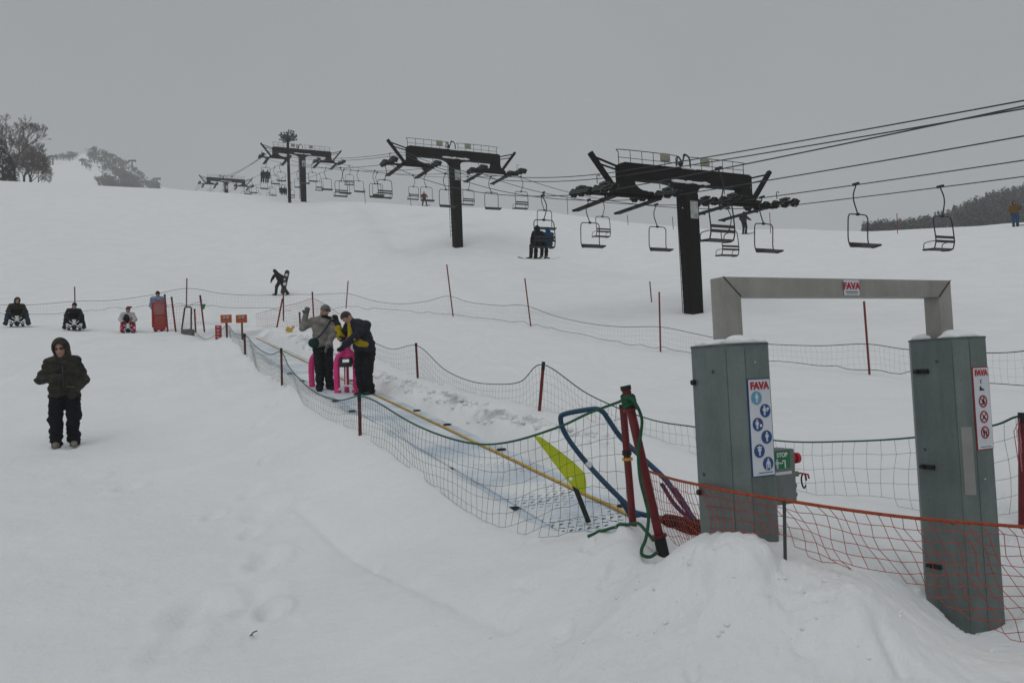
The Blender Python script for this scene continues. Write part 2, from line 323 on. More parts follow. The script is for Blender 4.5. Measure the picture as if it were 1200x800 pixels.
# ------------------------------------------------------------------ mesh collector
class MB:
    def __init__(self): self.V = []; self.F = []; self.I = []
    def _add(self, vs, fs, mi=0):
        b = len(self.V); self.V += [Vector(v) for v in vs]
        self.F += [tuple(b+i for i in f) for f in fs]; self.I += [mi]*len(fs)
    def box(self, c, s, rot=None, mi=0):
        c = Vector(c); h = Vector(s)/2
        vs = [Vector((sx*h.x, sy*h.y, sz*h.z)) for sx in (-1,1) for sy in (-1,1) for sz in (-1,1)]
        if rot is not None: vs = [rot @ v for v in vs]
        self._add([v+c for v in vs], [(0,1,3,2),(4,6,7,5),(0,4,5,1),(2,3,7,6),(0,2,6,4),(1,5,7,3)], mi); return self
    def bar(self, a, b, w, h, up=(0,0,1), mi=0):
        a = Vector(a); b = Vector(b); d = (b-a); L = d.length; d.normalize()
        x = d.cross(Vector(up))
        if x.length < 1e-4: x = d.cross(Vector((0,1,0)))
        x.normalize(); z = x.cross(d)
        R = Matrix((x, d, z)).transposed()
        return self.box((a+b)/2, (w, L, h), R, mi)
    def tube(self, pts, r, n=8, cap=True, mi=0):
        pts = [Vector(p) for p in pts]; N = len(pts)
        rs = r if isinstance(r, (list, tuple)) else [r]*N
        t0 = (pts[1]-pts[0]).normalized()
        u = t0.cross(Vector((0,0,1)))
        if u.length < 1e-3: u = t0.cross(Vector((0,1,0)))
        u.normalize(); vs = []
        for i, p in enumerate(pts):
            t = (pts[min(i+1,N-1)]-pts[max(i-1,0)]).normalized()
            u = (u - t*u.dot(t)).normalized(); v = t.cross(u)
            for k in range(n):
                a = 2*math.pi*k/n; vs.append(p + (u*math.cos(a)+v*math.sin(a))*rs[i])
        fs = [(i*n+k, i*n+(k+1)%n, (i+1)*n+(k+1)%n, (i+1)*n+k) for i in range(N-1) for k in range(n)]
        if cap: fs += [tuple(range(n-1, -1, -1)), tuple((N-1)*n+k for k in range(n))]
        self._add(vs, fs, mi); return self
    def prism(self, poly, h0, h1, axis='z', mi=0):
        """poly: 2-D outline; extruded along axis from h0 to h1 (axis y: poly in xz)"""
        f = {'z': lambda p, h: (p[0], p[1], h), 'y': lambda p, h: (p[0], h, p[1]), 'x': lambda p, h: (h, p[0], p[1])}[axis]
        n = len(poly); vs = [f(p, h0) for p in poly] + [f(p, h1) for p in poly]
        fs = [tuple(range(n-1, -1, -1)), tuple(range(n, 2*n))] + [(i, (i+1) % n, n+(i+1) % n, n+i) for i in range(n)]
        self._add(vs, fs, mi); return self
    def disc(self, c, r, h0, h1, n=28, axis='y', sx=1., mi=0):
        return self.prism([(c[0]+sx*r*math.cos(2*math.pi*k/n), c[1]+r*math.sin(2*math.pi*k/n)) for k in range(n)], h0, h1, axis, mi)
    def ring(self, c, r0, r1, h0, h1, n=32, mi=0):
        vs = []
        for rr in (r0, r1):
            for h in (h0, h1):
                vs += [(c[0]+rr*math.cos(2*math.pi*k/n), h, c[1]+rr*math.sin(2*math.pi*k/n)) for k in range(n)]
        fs = []
        for k in range(n):
            j = (k+1) % n
            fs += [(k, j, 2*n+j, 2*n+k), (n+k, 3*n+k, 3*n+j, n+j), (2*n+k, 2*n+j, 3*n+j, 3*n+k), (k, n+k, n+j, j)]
        self._add(vs, fs, mi); return self
    def ball(self, c, r, nu=10, nv=7, mi=0):
        c = Vector(c); r = Vector(r) if not isinstance(r, (int, float)) else Vector((r, r, r))
        vs = [c+Vector((0,0,r.z))]
        for j in range(1, nv):
            t = math.pi*j/nv
            vs += [c+Vector((r.x*math.sin(t)*math.cos(2*math.pi*k/nu), r.y*math.sin(t)*math.sin(2*math.pi*k/nu), r.z*math.cos(t))) for k in range(nu)]
        vs.append(c-Vector((0,0,r.z))); e = len(vs)-1; fs = []
        for k in range(nu):
            fs.append((0, 1+k, 1+(k+1) % nu)); fs.append((e, 1+(nv-2)*nu+(k+1) % nu, 1+(nv-2)*nu+k))
        for j in range(nv-2):
            for k in range(nu): fs.append((1+j*nu+k, 1+(j+1)*nu+k, 1+(j+1)*nu+(k+1) % nu, 1+j*nu+(k+1) % nu))
        self._add(vs, fs, mi); return self
    def build(self, name, mats, parent=None, origin=None, smooth=None, bevel=0.):
        V = self.V
        if origin is not None: V = [v-Vector(origin) for v in V]
        o = link_mesh(name, V, self.F, mats, parent, False, origin if origin is not None and parent is None else None)
        me = o.data; me.polygons.foreach_set('material_index', self.I)
        bm = bmesh.new(); bm.from_mesh(me); bmesh.ops.recalc_face_normals(bm, faces=bm.faces)
        if bevel > 0:
            es = [e for e in bm.edges if len(e.link_faces) == 2 and e.calc_face_angle(0) > .6]
            bmesh.ops.bevel(bm, geom=es, offset=bevel, segments=2, affect='EDGES', profile=.6)
        for f in bm.faces: f.smooth = True
        for e in bm.edges:
            if len(e.link_faces) == 2 and e.calc_face_angle(0) > .7: e.smooth = False
        bm.to_mesh(me); bm.free(); me.update()
        return o
def empty(name, loc=(0,0,0), rz=0., label=None, cat=None, group=None):
    o = bpy.data.objects.new(name, None); COL.objects.link(o); o.location = loc; o.rotation_euler = (0, 0, rz)
    o.empty_display_size = .2
    return tag(o, label, cat, group)
def copy_tree(o, parent=None):
    c = o.copy(); COL.objects.link(c); c.parent = parent
    for ch in list(o.children): copy_tree(ch, c)
    return c
def text(s, size, name, m, parent, x, y, z, depth=.0015, bold=.0, sx=1.):
    """lettering as a mesh in the parent's xz plane facing -y, centred on x, baseline z"""
    cu = bpy.data.curves.new(name, 'FONT'); cu.body = s; cu.size = size; cu.align_x = 'CENTER'; cu.extrude = depth; cu.offset = bold
    t = bpy.data.objects.new(name, cu); COL.objects.link(t)
    me = bpy.data.meshes.new_from_object(t.evaluated_get(bpy.context.evaluated_depsgraph_get()))
    COL.objects.unlink(t); bpy.data.objects.remove(t); bpy.data.curves.remove(cu)
    me.transform(Matrix(((sx,0,0,x),(0,0,-1,y),(0,1,0,z),(0,0,0,1))))
    me.materials.clear(); me.materials.append(m)
    o = bpy.data.objects.new(name, me); COL.objects.link(o); o.parent = parent
    return o

# ------------------------------------------------------------------ signed-distance bodies (one continuous surface)
def surface_nets(F, o, h):
    nx, ny, nz = F.shape
    S = F < 0
    c = np.zeros((nx-1, ny-1, nz-1, 3)); cnt = np.zeros((nx-1, ny-1, nz-1))
    base = np.stack(np.meshgrid(np.arange(nx-1), np.arange(ny-1), np.arange(nz-1), indexing='ij'), -1).astype(float)
    sl = lambda dx, dy, dz: (slice(dx, nx-1+dx), slice(dy, ny-1+dy), slice(dz, nz-1+dz))
    E = []
    for ax in range(3):
        for a in (0,1):
            for b in (0,1):
                o0 = [0,0,0]; oth = [i for i in range(3) if i != ax]; o0[oth[0]] = a; o0[oth[1]] = b
                o1 = list(o0); o1[ax] = 1; E.append((o0, o1))
    for o0, o1 in E:
        f0 = F[sl(*o0)]; f1 = F[sl(*o1)]; mk = (f0 < 0) != (f1 < 0)
        t = np.where(mk, f0/np.where(mk, f0-f1, 1), 0)
        for k in range(3): c[..., k] += mk*(o0[k]+t*(o1[k]-o0[k]))
        cnt += mk
    act = cnt > 0
    idx = -np.ones(act.shape, int); idx[act] = np.arange(act.sum())
    V = (base[act]+c[act]/cnt[act][:, None])*h + np.array(o)
    Q = []
    for ax in range(3):
        a, b = [i for i in range(3) if i != ax]
        if ax == 1: a, b = b, a
        s0 = [slice(1,-1)]*3; s0[ax] = slice(0,-1); s1 = list(s0); s1[ax] = slice(1, None)
        A0 = S[tuple(s0)]; A1 = S[tuple(s1)]
        for flip, mk in ((False, A0 & ~A1), (True, ~A0 & A1)):
            w = np.argwhere(mk); off = np.array([1,1,1]); off[ax] = 0; w = w+off
            def at(da, db):
                q = w.copy(); q[:, a] += da; q[:, b] += db; return idx[q[:,0], q[:,1], q[:,2]]
            quad = np.stack([at(-1,-1), at(0,-1), at(0,0), at(-1,0)], 1)
            Q.append(quad[:, ::-1] if flip else quad)
    Q = np.concatenate(Q); Q = Q[(Q >= 0).all(1)]
    return V, Q
def prim_sdf(p, X):
    if p[0] == 'c':
        a = np.array(p[1]); b = np.array(p[2]); ab = b-a; L2 = max(ab@ab, 1e-9)
        t = np.clip(((X-a)@ab)/L2, 0, 1)
        return np.linalg.norm(X-a-t[..., None]*ab, axis=-1) - (p[3]+(p[4]-p[3])*t)
    c = np.array(p[1]); r = np.array(p[2]); D = X-c
    if p[4] is not None: D = D @ np.array(p[4])
    k0 = np.linalg.norm(D/r, axis=-1); k1 = np.linalg.norm(D/(r*r), axis=-1)
    return np.where(k1 > 1e-6, k0*(k0-1)/np.maximum(k1, 1e-6), -r.min())
def C(a, b, ra, rb, mi=0): return ('c', tuple(a), tuple(b), ra, rb, mi)
def E(c, r, mi=0, R=None): return ('e', tuple(c), tuple(r), 0, R, mi)
def pbounds(p):
    if p[0] == 'c':
        a = np.array(p[1]); b = np.array(p[2]); r = max(p[3], p[4]); return np.minimum(a, b)-r, np.maximum(a, b)+r
    r = max(p[2]) if p[4] is not None else np.array(p[2]); return np.array(p[1])-r, np.array(p[1])+r
def sdf_mesh(name, prims, mats, h=.02, k=.02, parent=None, cut=(), loc=None, rz=0., hem=None, folds=0.):
    lo = np.min([pbounds(p)[0] for p in prims], 0)-3*h-k; hi = np.max([pbounds(p)[1] for p in prims], 0)+3*h+k
    nn = np.ceil((hi-lo)/h).astype(int)+1
    F = np.full(nn, .5)
    ax = [lo[i]+h*np.arange(nn[i]) for i in range(3)]
    def region(p, mg):
        a, b = pbounds(p); s = []
        for i in range(3):
            i0 = max(0, int((a[i]-mg-lo[i])/h)); i1 = min(nn[i], int((b[i]+mg-lo[i])/h)+2); s.append(slice(i0, i1))
        X = np.stack(np.meshgrid(ax[0][s[0]], ax[1][s[1]], ax[2][s[2]], indexing='ij'), -1)
        return tuple(s), X
    for p in prims:
        s, X = region(p, .10); d = prim_sdf(p, X); f = F[s]
        hh = np.maximum(k-np.abs(f-d), 0)/k
        F[s] = np.minimum(f, d) - hh*hh*k*.25
    for p in cut:
        s, X = region(p, .10); F[s] = np.maximum(F[s], -prim_sdf(p, X))
    V, Q = surface_nets(F, lo, h)
    cen = V[Q].mean(1); best = np.full(len(Q), 1e9); mi = np.zeros(len(Q), int)
    for p in prims:
        d = prim_sdf(p, cen); w = d < best; best[w] = d[w]; mi[w] = p[5]
    if hem is not None:
        cz = cen[:,2] + .012*np.sin(cen[:,0]*23+cen[:,1]*17)
        near_axis = np.abs(cen[:,0]) < .30
        mi = np.where((mi <= 1) & near_axis, np.where(cz > hem, 0, 1), mi)
    me = bpy.data.meshes.new(name); me.from_pydata(V.tolist(), [], Q.tolist())
    if folds:
        me.update(); nv_ = len(V); N_ = np.zeros(nv_*3); me.vertices.foreach_get('normal', N_); N_ = N_.reshape(-1, 3)
        cl = np.zeros(nv_); cl[Q[(mi <= 1)].ravel()] = 1; cl[Q[(mi > 1)].ravel()] = 0
        a_ = V[:,0]*1.0+V[:,1]*.8; b2 = V[:,2]
        f_ = fbm(a_*7+3.1*np.sin(b2*4), b2*15+a_*4, 3, 88) + .6*np.sin(b2*38+9*a_+2.5*fbm(a_*6, b2*5, 2, 90))*fbm(a_*4, b2*4, 2, 91)
        V = V + N_*(cl*folds*f_)[:, None]; me.vertices.foreach_set('co', V.ravel())
    for mm in mats: me.materials.append(mm)
    me.polygons.foreach_set('material_index', mi.astype(np.int32)); me.polygons.foreach_set('use_smooth', [True]*len(Q)); me.update()
    o = bpy.data.objects.new(name, me); COL.objects.link(o)
    if parent: o.parent = parent
    if loc is not None: o.location = loc
    o.rotation_euler = (0, 0, rz)
    return o
# ------------------------------------------------------------------ light, sky, air
SUN_EL, SUN_AZ = rad(62), rad(205)       # high, behind the photographer's left shoulder, through cloud
w = bpy.data.worlds.new('World'); scn.world = w; w.use_nodes = True
nt = w.node_tree; bg = nt.nodes['Background']
sky = nt.nodes.new('ShaderNodeTexSky'); sky.sky_type = 'NISHITA'; sky.sun_disc = False
sky.sun_elevation = SUN_EL; sky.sun_rotation = SUN_AZ; sky.air_density = 1; sky.dust_density = 4
hs = nt.nodes.new('ShaderNodeHueSaturation'); hs.inputs['Saturation'].default_value = .12
mx = nt.nodes.new('ShaderNodeMix'); mx.data_type = 'RGBA'; mx.inputs['Factor'].default_value = .72
CLOUD = 5.2
tcw = nt.nodes.new('ShaderNodeTexCoord'); nw = nt.nodes.new('ShaderNodeTexNoise'); nw.inputs['Scale'].default_value = 1.7; nw.inputs['Detail'].default_value = 5
rw = nt.nodes.new('ShaderNodeMapRange'); rw.inputs[3].default_value = .80; rw.inputs[4].default_value = 1.16
sc = nt.nodes.new('ShaderNodeVectorMath'); sc.operation = 'SCALE'; sc.inputs[0].default_value = (CLOUD*.935, CLOUD, CLOUD*1.03)
nt.links.new(tcw.outputs['Generated'], nw.inputs['Vector']); nt.links.new(nw.outputs['Fac'], rw.inputs[0]); nt.links.new(rw.outputs[0], sc.inputs['Scale'])
nt.links.new(sky.outputs[0], hs.inputs['Color']); nt.links.new(hs.outputs[0], mx.inputs['A']); nt.links.new(sc.outputs[0], mx.inputs['B'])
nt.links.new(mx.outputs['Result'], bg.inputs['Color']); bg.inputs['Strength'].default_value = .10
ld = bpy.data.lights.new('sun', 'SUN'); ld.energy = .85; ld.angle = rad(70); ld.color = (1, .99, .975)
sun = bpy.data.objects.new('sun', ld); COL.objects.link(sun)
sdir = Vector((math.sin(SUN_AZ)*math.cos(SUN_EL), math.cos(SUN_AZ)*math.cos(SUN_EL), math.sin(SUN_EL)))
sun.rotation_euler = (-sdir).to_track_quat('-Z', 'Y').to_euler(); sun.location = sdir*60
hz = MB().box((0, 250, 40), (1500, 900, 240)).build('haze', None, origin=(0, 250, 40)); tag(hz, kind='stuff')
hm = bpy.data.materials.new('air'); hm.use_nodes = True
for nd in list(hm.node_tree.nodes):
    if nd.type != 'OUTPUT_MATERIAL': hm.node_tree.nodes.remove(nd)
pv = hm.node_tree.nodes.new('ShaderNodeVolumePrincipled')
pv.inputs['Color'].default_value = (.90, .915, .92, 1); pv.inputs['Density'].default_value = .00072; pv.inputs['Anisotropy'].default_value = 0
hm.node_tree.links.new(pv.outputs[0], hm.node_tree.nodes['Material Output'].inputs['Volume'])
hz.data.materials.clear(); hz.data.materials.append(hm)
vs = scn.view_settings; vs.view_transform = 'Standard'; vs.look = 'None'; vs.gamma = 1; vs.use_curve_mapping = False
vs.exposure = -.45
scn.render.engine = 'CYCLES'; cy = scn.cycles
cy.use_denoising = True; cy.volume_bounces = 2; cy.max_bounces = 8; cy.diffuse_bounces = 4
try: cy.denoiser = 'OPENIMAGEDENOISE'
except Exception: pass

# ------------------------------------------------------------------ the gate of the conveyor
def poly_post(xc, a=.13, y0=-.21, y1=.17, c=.06):
    return [(xc-a+c, y0), (xc+a-c, y0), (xc+a, y0+c), (xc+a, y1-c), (xc+a-c, y1), (xc-a+c, y1), (xc-a, y1-c), (xc-a, y0+c)]
gate = empty('conveyor_gate', bw(0, 0), -BAZ, "grey steel gate of two posts and an overhead beam at the conveyor's lower end", 'gate')
XL, XR, PT = -.768, .807, 1.65
for xc in (XL, XR):
    o = MB().prism(poly_post(xc), -.5, PT).build('post', M['galv'], gate, bevel=.004)
    for x, y in ((xc-.13, -.15), (xc-.07, -.21)):
        MB().box((x-(.0005 if y > -.2 else 0), y-(.0005 if y < -.2 else 0), .57), (.0025, .0025, 2.1)).build('panel_seam', M['seam'], gate)
    MB().prism([(xc-.132+.06, -.212), (xc+.132-.06, -.212), (xc+.132, -.15), (xc+.132, .112), (xc+.072, .172), (xc-.072, .172), (xc-.132, .112), (xc-.132, -.15)], PT-.012, PT-.004).build('top_lip', M['seam'], gate)
bm = MB()
zb0, zb1 = 1.883, 1.980; h = .05
xa, xb = -.805, .84
# one mitred tube: leg, beam, leg
for x0, x1, xi in ((xa, xa+.105, 1), (xb-.105, xb, -1)):
    q0, q1 = (x0, x1)
    if xi > 0: poly = [(q0, PT-.1), (q1, PT-.1), (q1, zb0), (q0, zb1)]
    else: poly = [(q0, PT-.1), (q1, PT-.1), (q1, zb1), (q0, zb0)]
    bm.prism(poly, -h, h, 'y')
bm.prism([(xa+.002, zb1), (xa+.107, zb0), (xb-.107, zb0), (xb-.002, zb1)], -h+.0015, h-.0015, 'y')
bm.build('overhead_beam', M['beam'], gate, bevel=.004)
for x0, x1 in ((xa, xa+.105), (xb, xb-.105)):
    MB().bar((x0, -h-.0005, zb1), (x1, -h-.0005, zb0), .004, .005).build('weld_seam', M['weld'], gate)
def lump(name, prims, parent=None, loc=None, h=.012, rz=0):
    o = sdf_mesh(name, prims, [M['snowcap']], h, .03, parent, (), loc, rz)
    return o
for xc, sd in ((XL, 1), (XR, 2)):
    r = random.Random(sd); pr = []
    for k in range(26):
        x = xc+r.uniform(-.085, .085); y = r.uniform(-.15, .12)
        pr.append(E((x, y, PT+.002), (r.uniform(.02, .04), r.uniform(.02, .04), r.uniform(.006, .018)), 0))
    for k in range(8): pr.append(E((xc+r.uniform(-.04, .06), r.uniform(-.10, -.04), PT+.006), (.03, .025, r.uniform(.014, .032)), 0))
    lump('snow_cap', pr, gate, h=.009)
def figure(mb, x, z, s, y0, y1, mi, lean=0):
    """little standing person of a pictogram, s tall"""
    mb.disc((x+lean*s*.3, z+.40*s), .11*s, y0, y1, 14, mi=mi)
    mb.prism([(x-.16*s+lean*s*.2, z+.27*s), (x+.16*s+lean*s*.2, z+.27*s), (x+.12*s, z-.05*s), (x-.12*s, z-.05*s)], y0, y1, 'y', mi)
    mb.prism([(x-.11*s, z-.04*s), (x-.015*s, z-.04*s), (x-.02*s-lean*s*.2, z-.45*s), (x-.10*s-lean*s*.2, z-.45*s)], y0, y1, 'y', mi)
    mb.prism([(x+.015*s, z-.04*s), (x+.11*s, z-.04*s), (x+.10*s+lean*s*.1, z-.45*s), (x+.02*s+lean*s*.1, z-.45*s)], y0, y1, 'y', mi)
    mb.prism([(x-.22*s, z+.24*s), (x-.16*s, z+.26*s), (x-.13*s, z-.02*s), (x-.20*s, z-.02*s)], y0, y1, 'y', mi)
    mb.prism([(x+.16*s, z+.26*s), (x+.22*s, z+.24*s), (x+.20*s, z-.02*s), (x+.13*s, z-.02*s)], y0, y1, 'y', mi)
yf = -.21
# left sign: maker's lettering and six round instructions
sx, z0, z1, sw = XL, 1.03, 1.475, .064
MB().box((sx, yf-.003, (z0+z1)/2), (2*sw+.008, .005, z1-z0+.008)).build('sign_border', M['signblue'], gate)
sp = MB().box((sx, yf-.0045, (z0+z1)/2), (2*sw, .005, z1-z0)).build('sign_panel', M['signwhite'], gate)
text('FAVA', .046, 'lettering', M['signred'], sp, sx, yf-.0085, z1-.044, .001, .0022, 1.0)
for k, (dx, c) in enumerate(((-.022, 'signcyan'), (.026, 'signblue'), (-.022, 'signblue'), (.026, 'signblue'), (-.022, 'signblue'), (.026, 'signblue'))):
    q = MB(); zc = z1-.085-k*.0615; yb = yf-.0075
    q.disc((sx+dx, zc), .031, yb, yb-.002, 28, mi=0)
    figure(q, sx+dx-(.006 if k in (1, 2) else 0), zc, .046, yb-.0021, yb-.003, 1)
    if k == 1: q.box((sx+dx+.014, yb-.0026, zc+.008), (.014, .001, .012), None, 1).box((sx+dx+.008, yb-.0026, zc-.002), (.012, .001, .004), None, 1)
    if k == 2: q.box((sx+dx, yb-.0026, zc+.020), (.007, .001, .016), None, 2).box((sx+dx+.016, yb-.0026, zc-.006), (.013, .001, .012), None, 1)
    if k == 4: q.box((sx+dx, yb-.0026, zc+.017), (.03, .001, .005), None, 1)
    if k == 5: q.box((sx+dx-.011, yb-.0026, zc-.012), (.004, .001, .03), None, 1).box((sx+dx+.011, yb-.0026, zc-.012), (.004, .001, .03), None, 1)
    q.build('pictogram', [M[c], M['signwhite'], M['brightred']], sp)
MB().box((sx+.01, yf-.008, z0+.012), (.085, .001, .0035)).build('small_print', M['signblue'], sp)
# right sign: three prohibitions
sx = XR
MB().box((sx, yf-.003, (z0+z1)/2), (2*sw+.006, .005, z1-z0+.006)).build('sign_border', M['signred'], gate)
sp = MB().box((sx, yf-.0045, (z0+z1)/2), (2*sw-.003, .005, z1-z0-.003)).build('sign_panel', M['signwhite'], gate)
text('FAVA', .044, 'lettering', M['signred'], sp, sx, yf-.0085, z1-.042, .001, .0022)
q = MB(); yb = yf-.0075
q.box((sx-.004, yb, z1-.068), (.014, .001, .004)).box((sx-.010, yb, z1-.076), (.004, .001, .014)).box((sx-.004, yb, z1-.083), (.012, .001, .004))
q.prism([(sx-.022, z1-.125), (sx+.016, z1-.125), (sx+.016, z1-.119), (sx-.004, z1-.112), (sx-.010, z1-.100), (sx-.017, z1-.104)], yb, yb-.001, 'y')
q.build('rider_symbol', M['black'], sp)
for k in range(3):
    zc = z1-.185-k*.085; q = MB()
    q.ring((sx, zc), .026, .034, yb, yb-.002, mi=0)
    if k == 0: figure(q, sx+.002, zc, .046, yb, yb-.0008, 1, .5); q.bar((sx-.02, yb-.0005, zc-.016), (sx+.02, yb-.0005, zc-.004), .001, .005, mi=1)
    if k == 1: q.bar((sx-.018, yb-.0004, zc-.018), (sx+.018, yb-.0004, zc+.018), .001, .007, (0,1,0), 1).bar((sx-.01, yb-.0004, zc+.004), (sx+.012, yb-.0004, zc-.016), .001, .008, (0,1,0), 1)
    if k == 2: figure(q, sx-.008, zc-.002, .042, yb, yb-.0008, 1); figure(q, sx+.010, zc-.005, .034, yb, yb-.0008, 1)
    q.bar((sx-.021, yb-.0016, zc+.021), (sx+.021, yb-.0016, zc-.021), .001, .006, (0,1,0), 0)
    q.build('prohibition_symbol', [M['signred'], M['black']], sp)
MB().box((sx, yf-.008, z0+.012), (.085, .001, .003)).build('small_print', M['sheave'], sp)
# plate on the beam
bp_ = MB().box((.05, -h-.002, (zb0+zb1)/2), (.112, .003, .082)).build('maker_plate', M['signwhite'], gate)
text('FAVA', .05, 'lettering', M['signred'], bp_, .05, -h-.0045, (zb0+zb1)/2-.008, .001, .0022)
q = MB(); q.box((.05, -h-.004, (zb0+zb1)/2-.022), (.09, .001, .004)).box((.05, -h-.004, (zb0+zb1)/2-.031), (.08, .001, .003)); q.build('small_print', M['sheave'], bp_)
for z in (1.465, .92, .36):
    q = MB().box((XR-.13-.005, .045, z), (.012, .085, .026)).box((XR-.13-.012, .075, z), (.02, .03, .02)); q.ball((XR-.142, .02, z), .006).ball((XR-.142, .05, z), .006)
    q.build('latch', M['black'], gate, bevel=.003)
for z in (1.47, .93, .4):
    MB().box((XL-.13-.008, .095, z), (.018, .02, .024)).ball((XL-.14, .095, z), .014).build('latch', M['black'], gate)
for xc in (XL, XR):
    for y, z in ((-.05, 1.52), (.06, 1.02), (-.08, .62)): MB().ball((xc-.131, y, z), (.005, .009, .009), 10, 6).build('rivet', M['sheave'], gate)
c45 = .7071
q = MB(); R45 = Matrix(((c45, -c45, 0), (-c45, -c45, 0), (0, 0, 1)))
q.box((XR-.10-.0025*c45, -.18-.0025*c45, .97), (.054, .003, .37), Matrix.Rotation(rad(-45), 3, 'Z')).build('bare_patch', M['tape'], gate)
q = MB().box((XR+.15, .0, .30), (.06, .14, .46)).box((XR+.175, .0, .10), (.10, .16, .10)); q.build('base_flange', M['sheave'], gate, bevel=.02)
cb = MB().box((XL+.13+.10, -.02, .985), (.19, .12, .27)).build('control_box', M['grey_steel'], gate, bevel=.008)
MB().box((XL+.13+.106, -.082, 1.072), (.108, .003, .085)).build('stop_sign', M['signgreen'], cb)
q = text('STOP', .029, 'lettering', M['signwhite'], cb, XL+.13+.108, -.085, 1.086, .001, .0012)
q = MB(); figure(q, XL+.13+.075, 1.052, .05, -.0845, -.0855, 0)
q.box((XL+.13+.092, -.085, 1.056), (.04, .001, .006)).box((XL+.13+.125, -.085, 1.05), (.008, .001, .04)).box((XL+.13+.117, -.085, 1.066), (.018, .001, .008)); q.build('pictogram', M['signwhite'], cb)
MB().box((XL+.13+.106, -.0825, 1.006), (.120, .003, .014)).build('label_strip', M['signwhite'], cb)
q = MB().tube([(XL+.325, -.03, 1.065), (XL+.372, -.03, 1.065)], .018, 16).tube([(XL+.372, -.03, 1.065), (XL+.392, -.03, 1.065)], .027, 18)
q.build('stop_button', M['brightred'], cb)
for z in (.985, .93, .885):
    MB().tube([(XL+.325, -.03, z), (XL+.385 if z > .95 else XL+.365, -.03, z)], .014, 12).build('switch', M['grey_steel'], cb)
q = MB(); cx, cz = XL+.425, .945
q.tube([(cx+.016*math.cos(a)*(1+.2*math.sin(a)), -.03, cz+.036*math.sin(a)) for a in [2*math.pi*k/20 for k in range(19)]], .0042, 6).tube([(XL+.385, -.03, .985), (XL+.40, -.03, .987), (cx, -.03, cz+.036)], .003, 6)
q.build('carabiner', M['black'], cb)
MB().tube([(XL+.40, -.03, .987), (cx+.03, -.03, .975), (cx+.036, -.03, .955)], .005, 6).build('key_tag', M['brightred'], cb)

# ------------------------------------------------------------------ conveyor belt
def belt_material():
    m = bpy.data.materials.new('belt_mat'); m.use_nodes = True; nt = m.node_tree; L = nt.links.new
    b = nt.nodes['Principled BSDF']; b.inputs['Roughness'].default_value = .7
    tc = nt.nodes.new('ShaderNodeTexCoord'); sp = nt.nodes.new('ShaderNodeSeparateXYZ'); L(tc.outputs['Object'], sp.inputs[0])
    def mth(op, a, b_=None):
        x = nt.nodes.new('ShaderNodeMath'); x.operation = op
        for i, v in enumerate((a, b_)):
            if v is None: continue
            if isinstance(v, (int, float)): x.inputs[i].default_value = v
            else: L(v, x.inputs[i])
        return x.outputs[0]
    v = mth('DIVIDE', sp.outputs['Y'], .085); vf = mth('FLOOR', v); fr = mth('FRACT', v)
    zig = mth('MULTIPLY', mth('PINGPONG', mth('DIVIDE', sp.outputs['X'], .04), 1.), .35)
    fr2 = mth('FRACT', mth('ADD', v, zig))
    u = mth('FRACT', mth('ADD', mth('DIVIDE', sp.outputs['X'], .08), mth('MULTIPLY', mth('FLOOR', mth('ADD', v, zig)), .5)))
    mask = mth('MULTIPLY', mth('LESS_THAN', fr2, .30), mth('LESS_THAN', u, .62))
    n = nt.nodes.new('ShaderNodeTexNoise'); n.inputs['Scale'].default_value = 2.2; n.inputs['Detail'].default_value = 6; L(tc.outputs['Object'], n.inputs['Vector'])
    # packed snow hides the pattern more and more towards the top of the belt
    sn = mth('ADD', n.outputs['Fac'], mth('MULTIPLY', mth('SUBTRACT', sp.outputs['Y'], 2.6), .075))
    r = nt.nodes.new('ShaderNodeMapRange'); r.inputs[1].default_value = .42; r.inputs[2].default_value = .60; r.inputs[3].default_value = 1; r.inputs[4].default_value = .06; L(sn, r.inputs[0])
    mk = mth('MULTIPLY', mask, r.outputs[0])
    cr = nt.nodes.new('ShaderNodeValToRGB'); cr.color_ramp.elements[0].position = .35; cr.color_ramp.elements[0].color = (.50, .57, .65, 1)
    cr.color_ramp.elements[1].position = .6; cr.color_ramp.elements[1].color = (.78, .80, .82, 1)
    n2 = nt.nodes.new('ShaderNodeTexNoise'); n2.inputs['Scale'].default_value = 1.3; n2.inputs['Detail'].default_value = 5; L(tc.outputs['Object'], n2.inputs['Vector']); L(n2.outputs['Fac'], cr.inputs[0])
    mx = nt.nodes.new('ShaderNodeMix'); mx.data_type = 'RGBA'; mx.inputs['B'].default_value = (.05, .055, .06, 1)
    L(mk, mx.inputs['Factor']); L(cr.outputs[0], mx.inputs['A']); L(mx.outputs['Result'], b.inputs['Base Color'])
    return m
conv = empty('conveyor', bw(0, 0), -BAZ, 'long snow covered conveyor belt with a yellow edge rail climbing the slope', 'conveyor')
def strip(name, w0, w1, z0, z1, l0, l1, m, n=60):
    q = MB(); vs = []; fs = []
    for i in range(n+1):
        l = l0+(l1-l0)*i/n
        for ww, zz in ((w0, z1), (w1, z1), (w1, z0), (w0, z0)): vs.append((ww, l, .125*l+zz))
    for i in range(n):
        for k in range(4): fs.append((4*i+k, 4*i+(k+1) % 4, 4*i+4+(k+1) % 4, 4*i+4+k))
    q._add(vs, fs); return q.build(name, m, conv)
strip('belt', -.42, .27, -.05, .0, 1.9, 26.3, belt_material())
strip('side_apron', .345, .52, -.045, -.012, 2.4, 25.5, mat('icy_shade_apron', (.54, .61, .68), .5, 0, .25, 2.5))
strip('side_apron', -.53, -.425, -.045, -.016, 2.5, 25.5, bpy.data.materials['icy_shade_apron'])  # blue of the ice, and here also painted shade along the left edge
q = MB(); pts = [(.305, 2.35+i*.58, .125*(2.35+i*.58)+.008+.004*math.sin(i*1.7)) for i in range(42)]
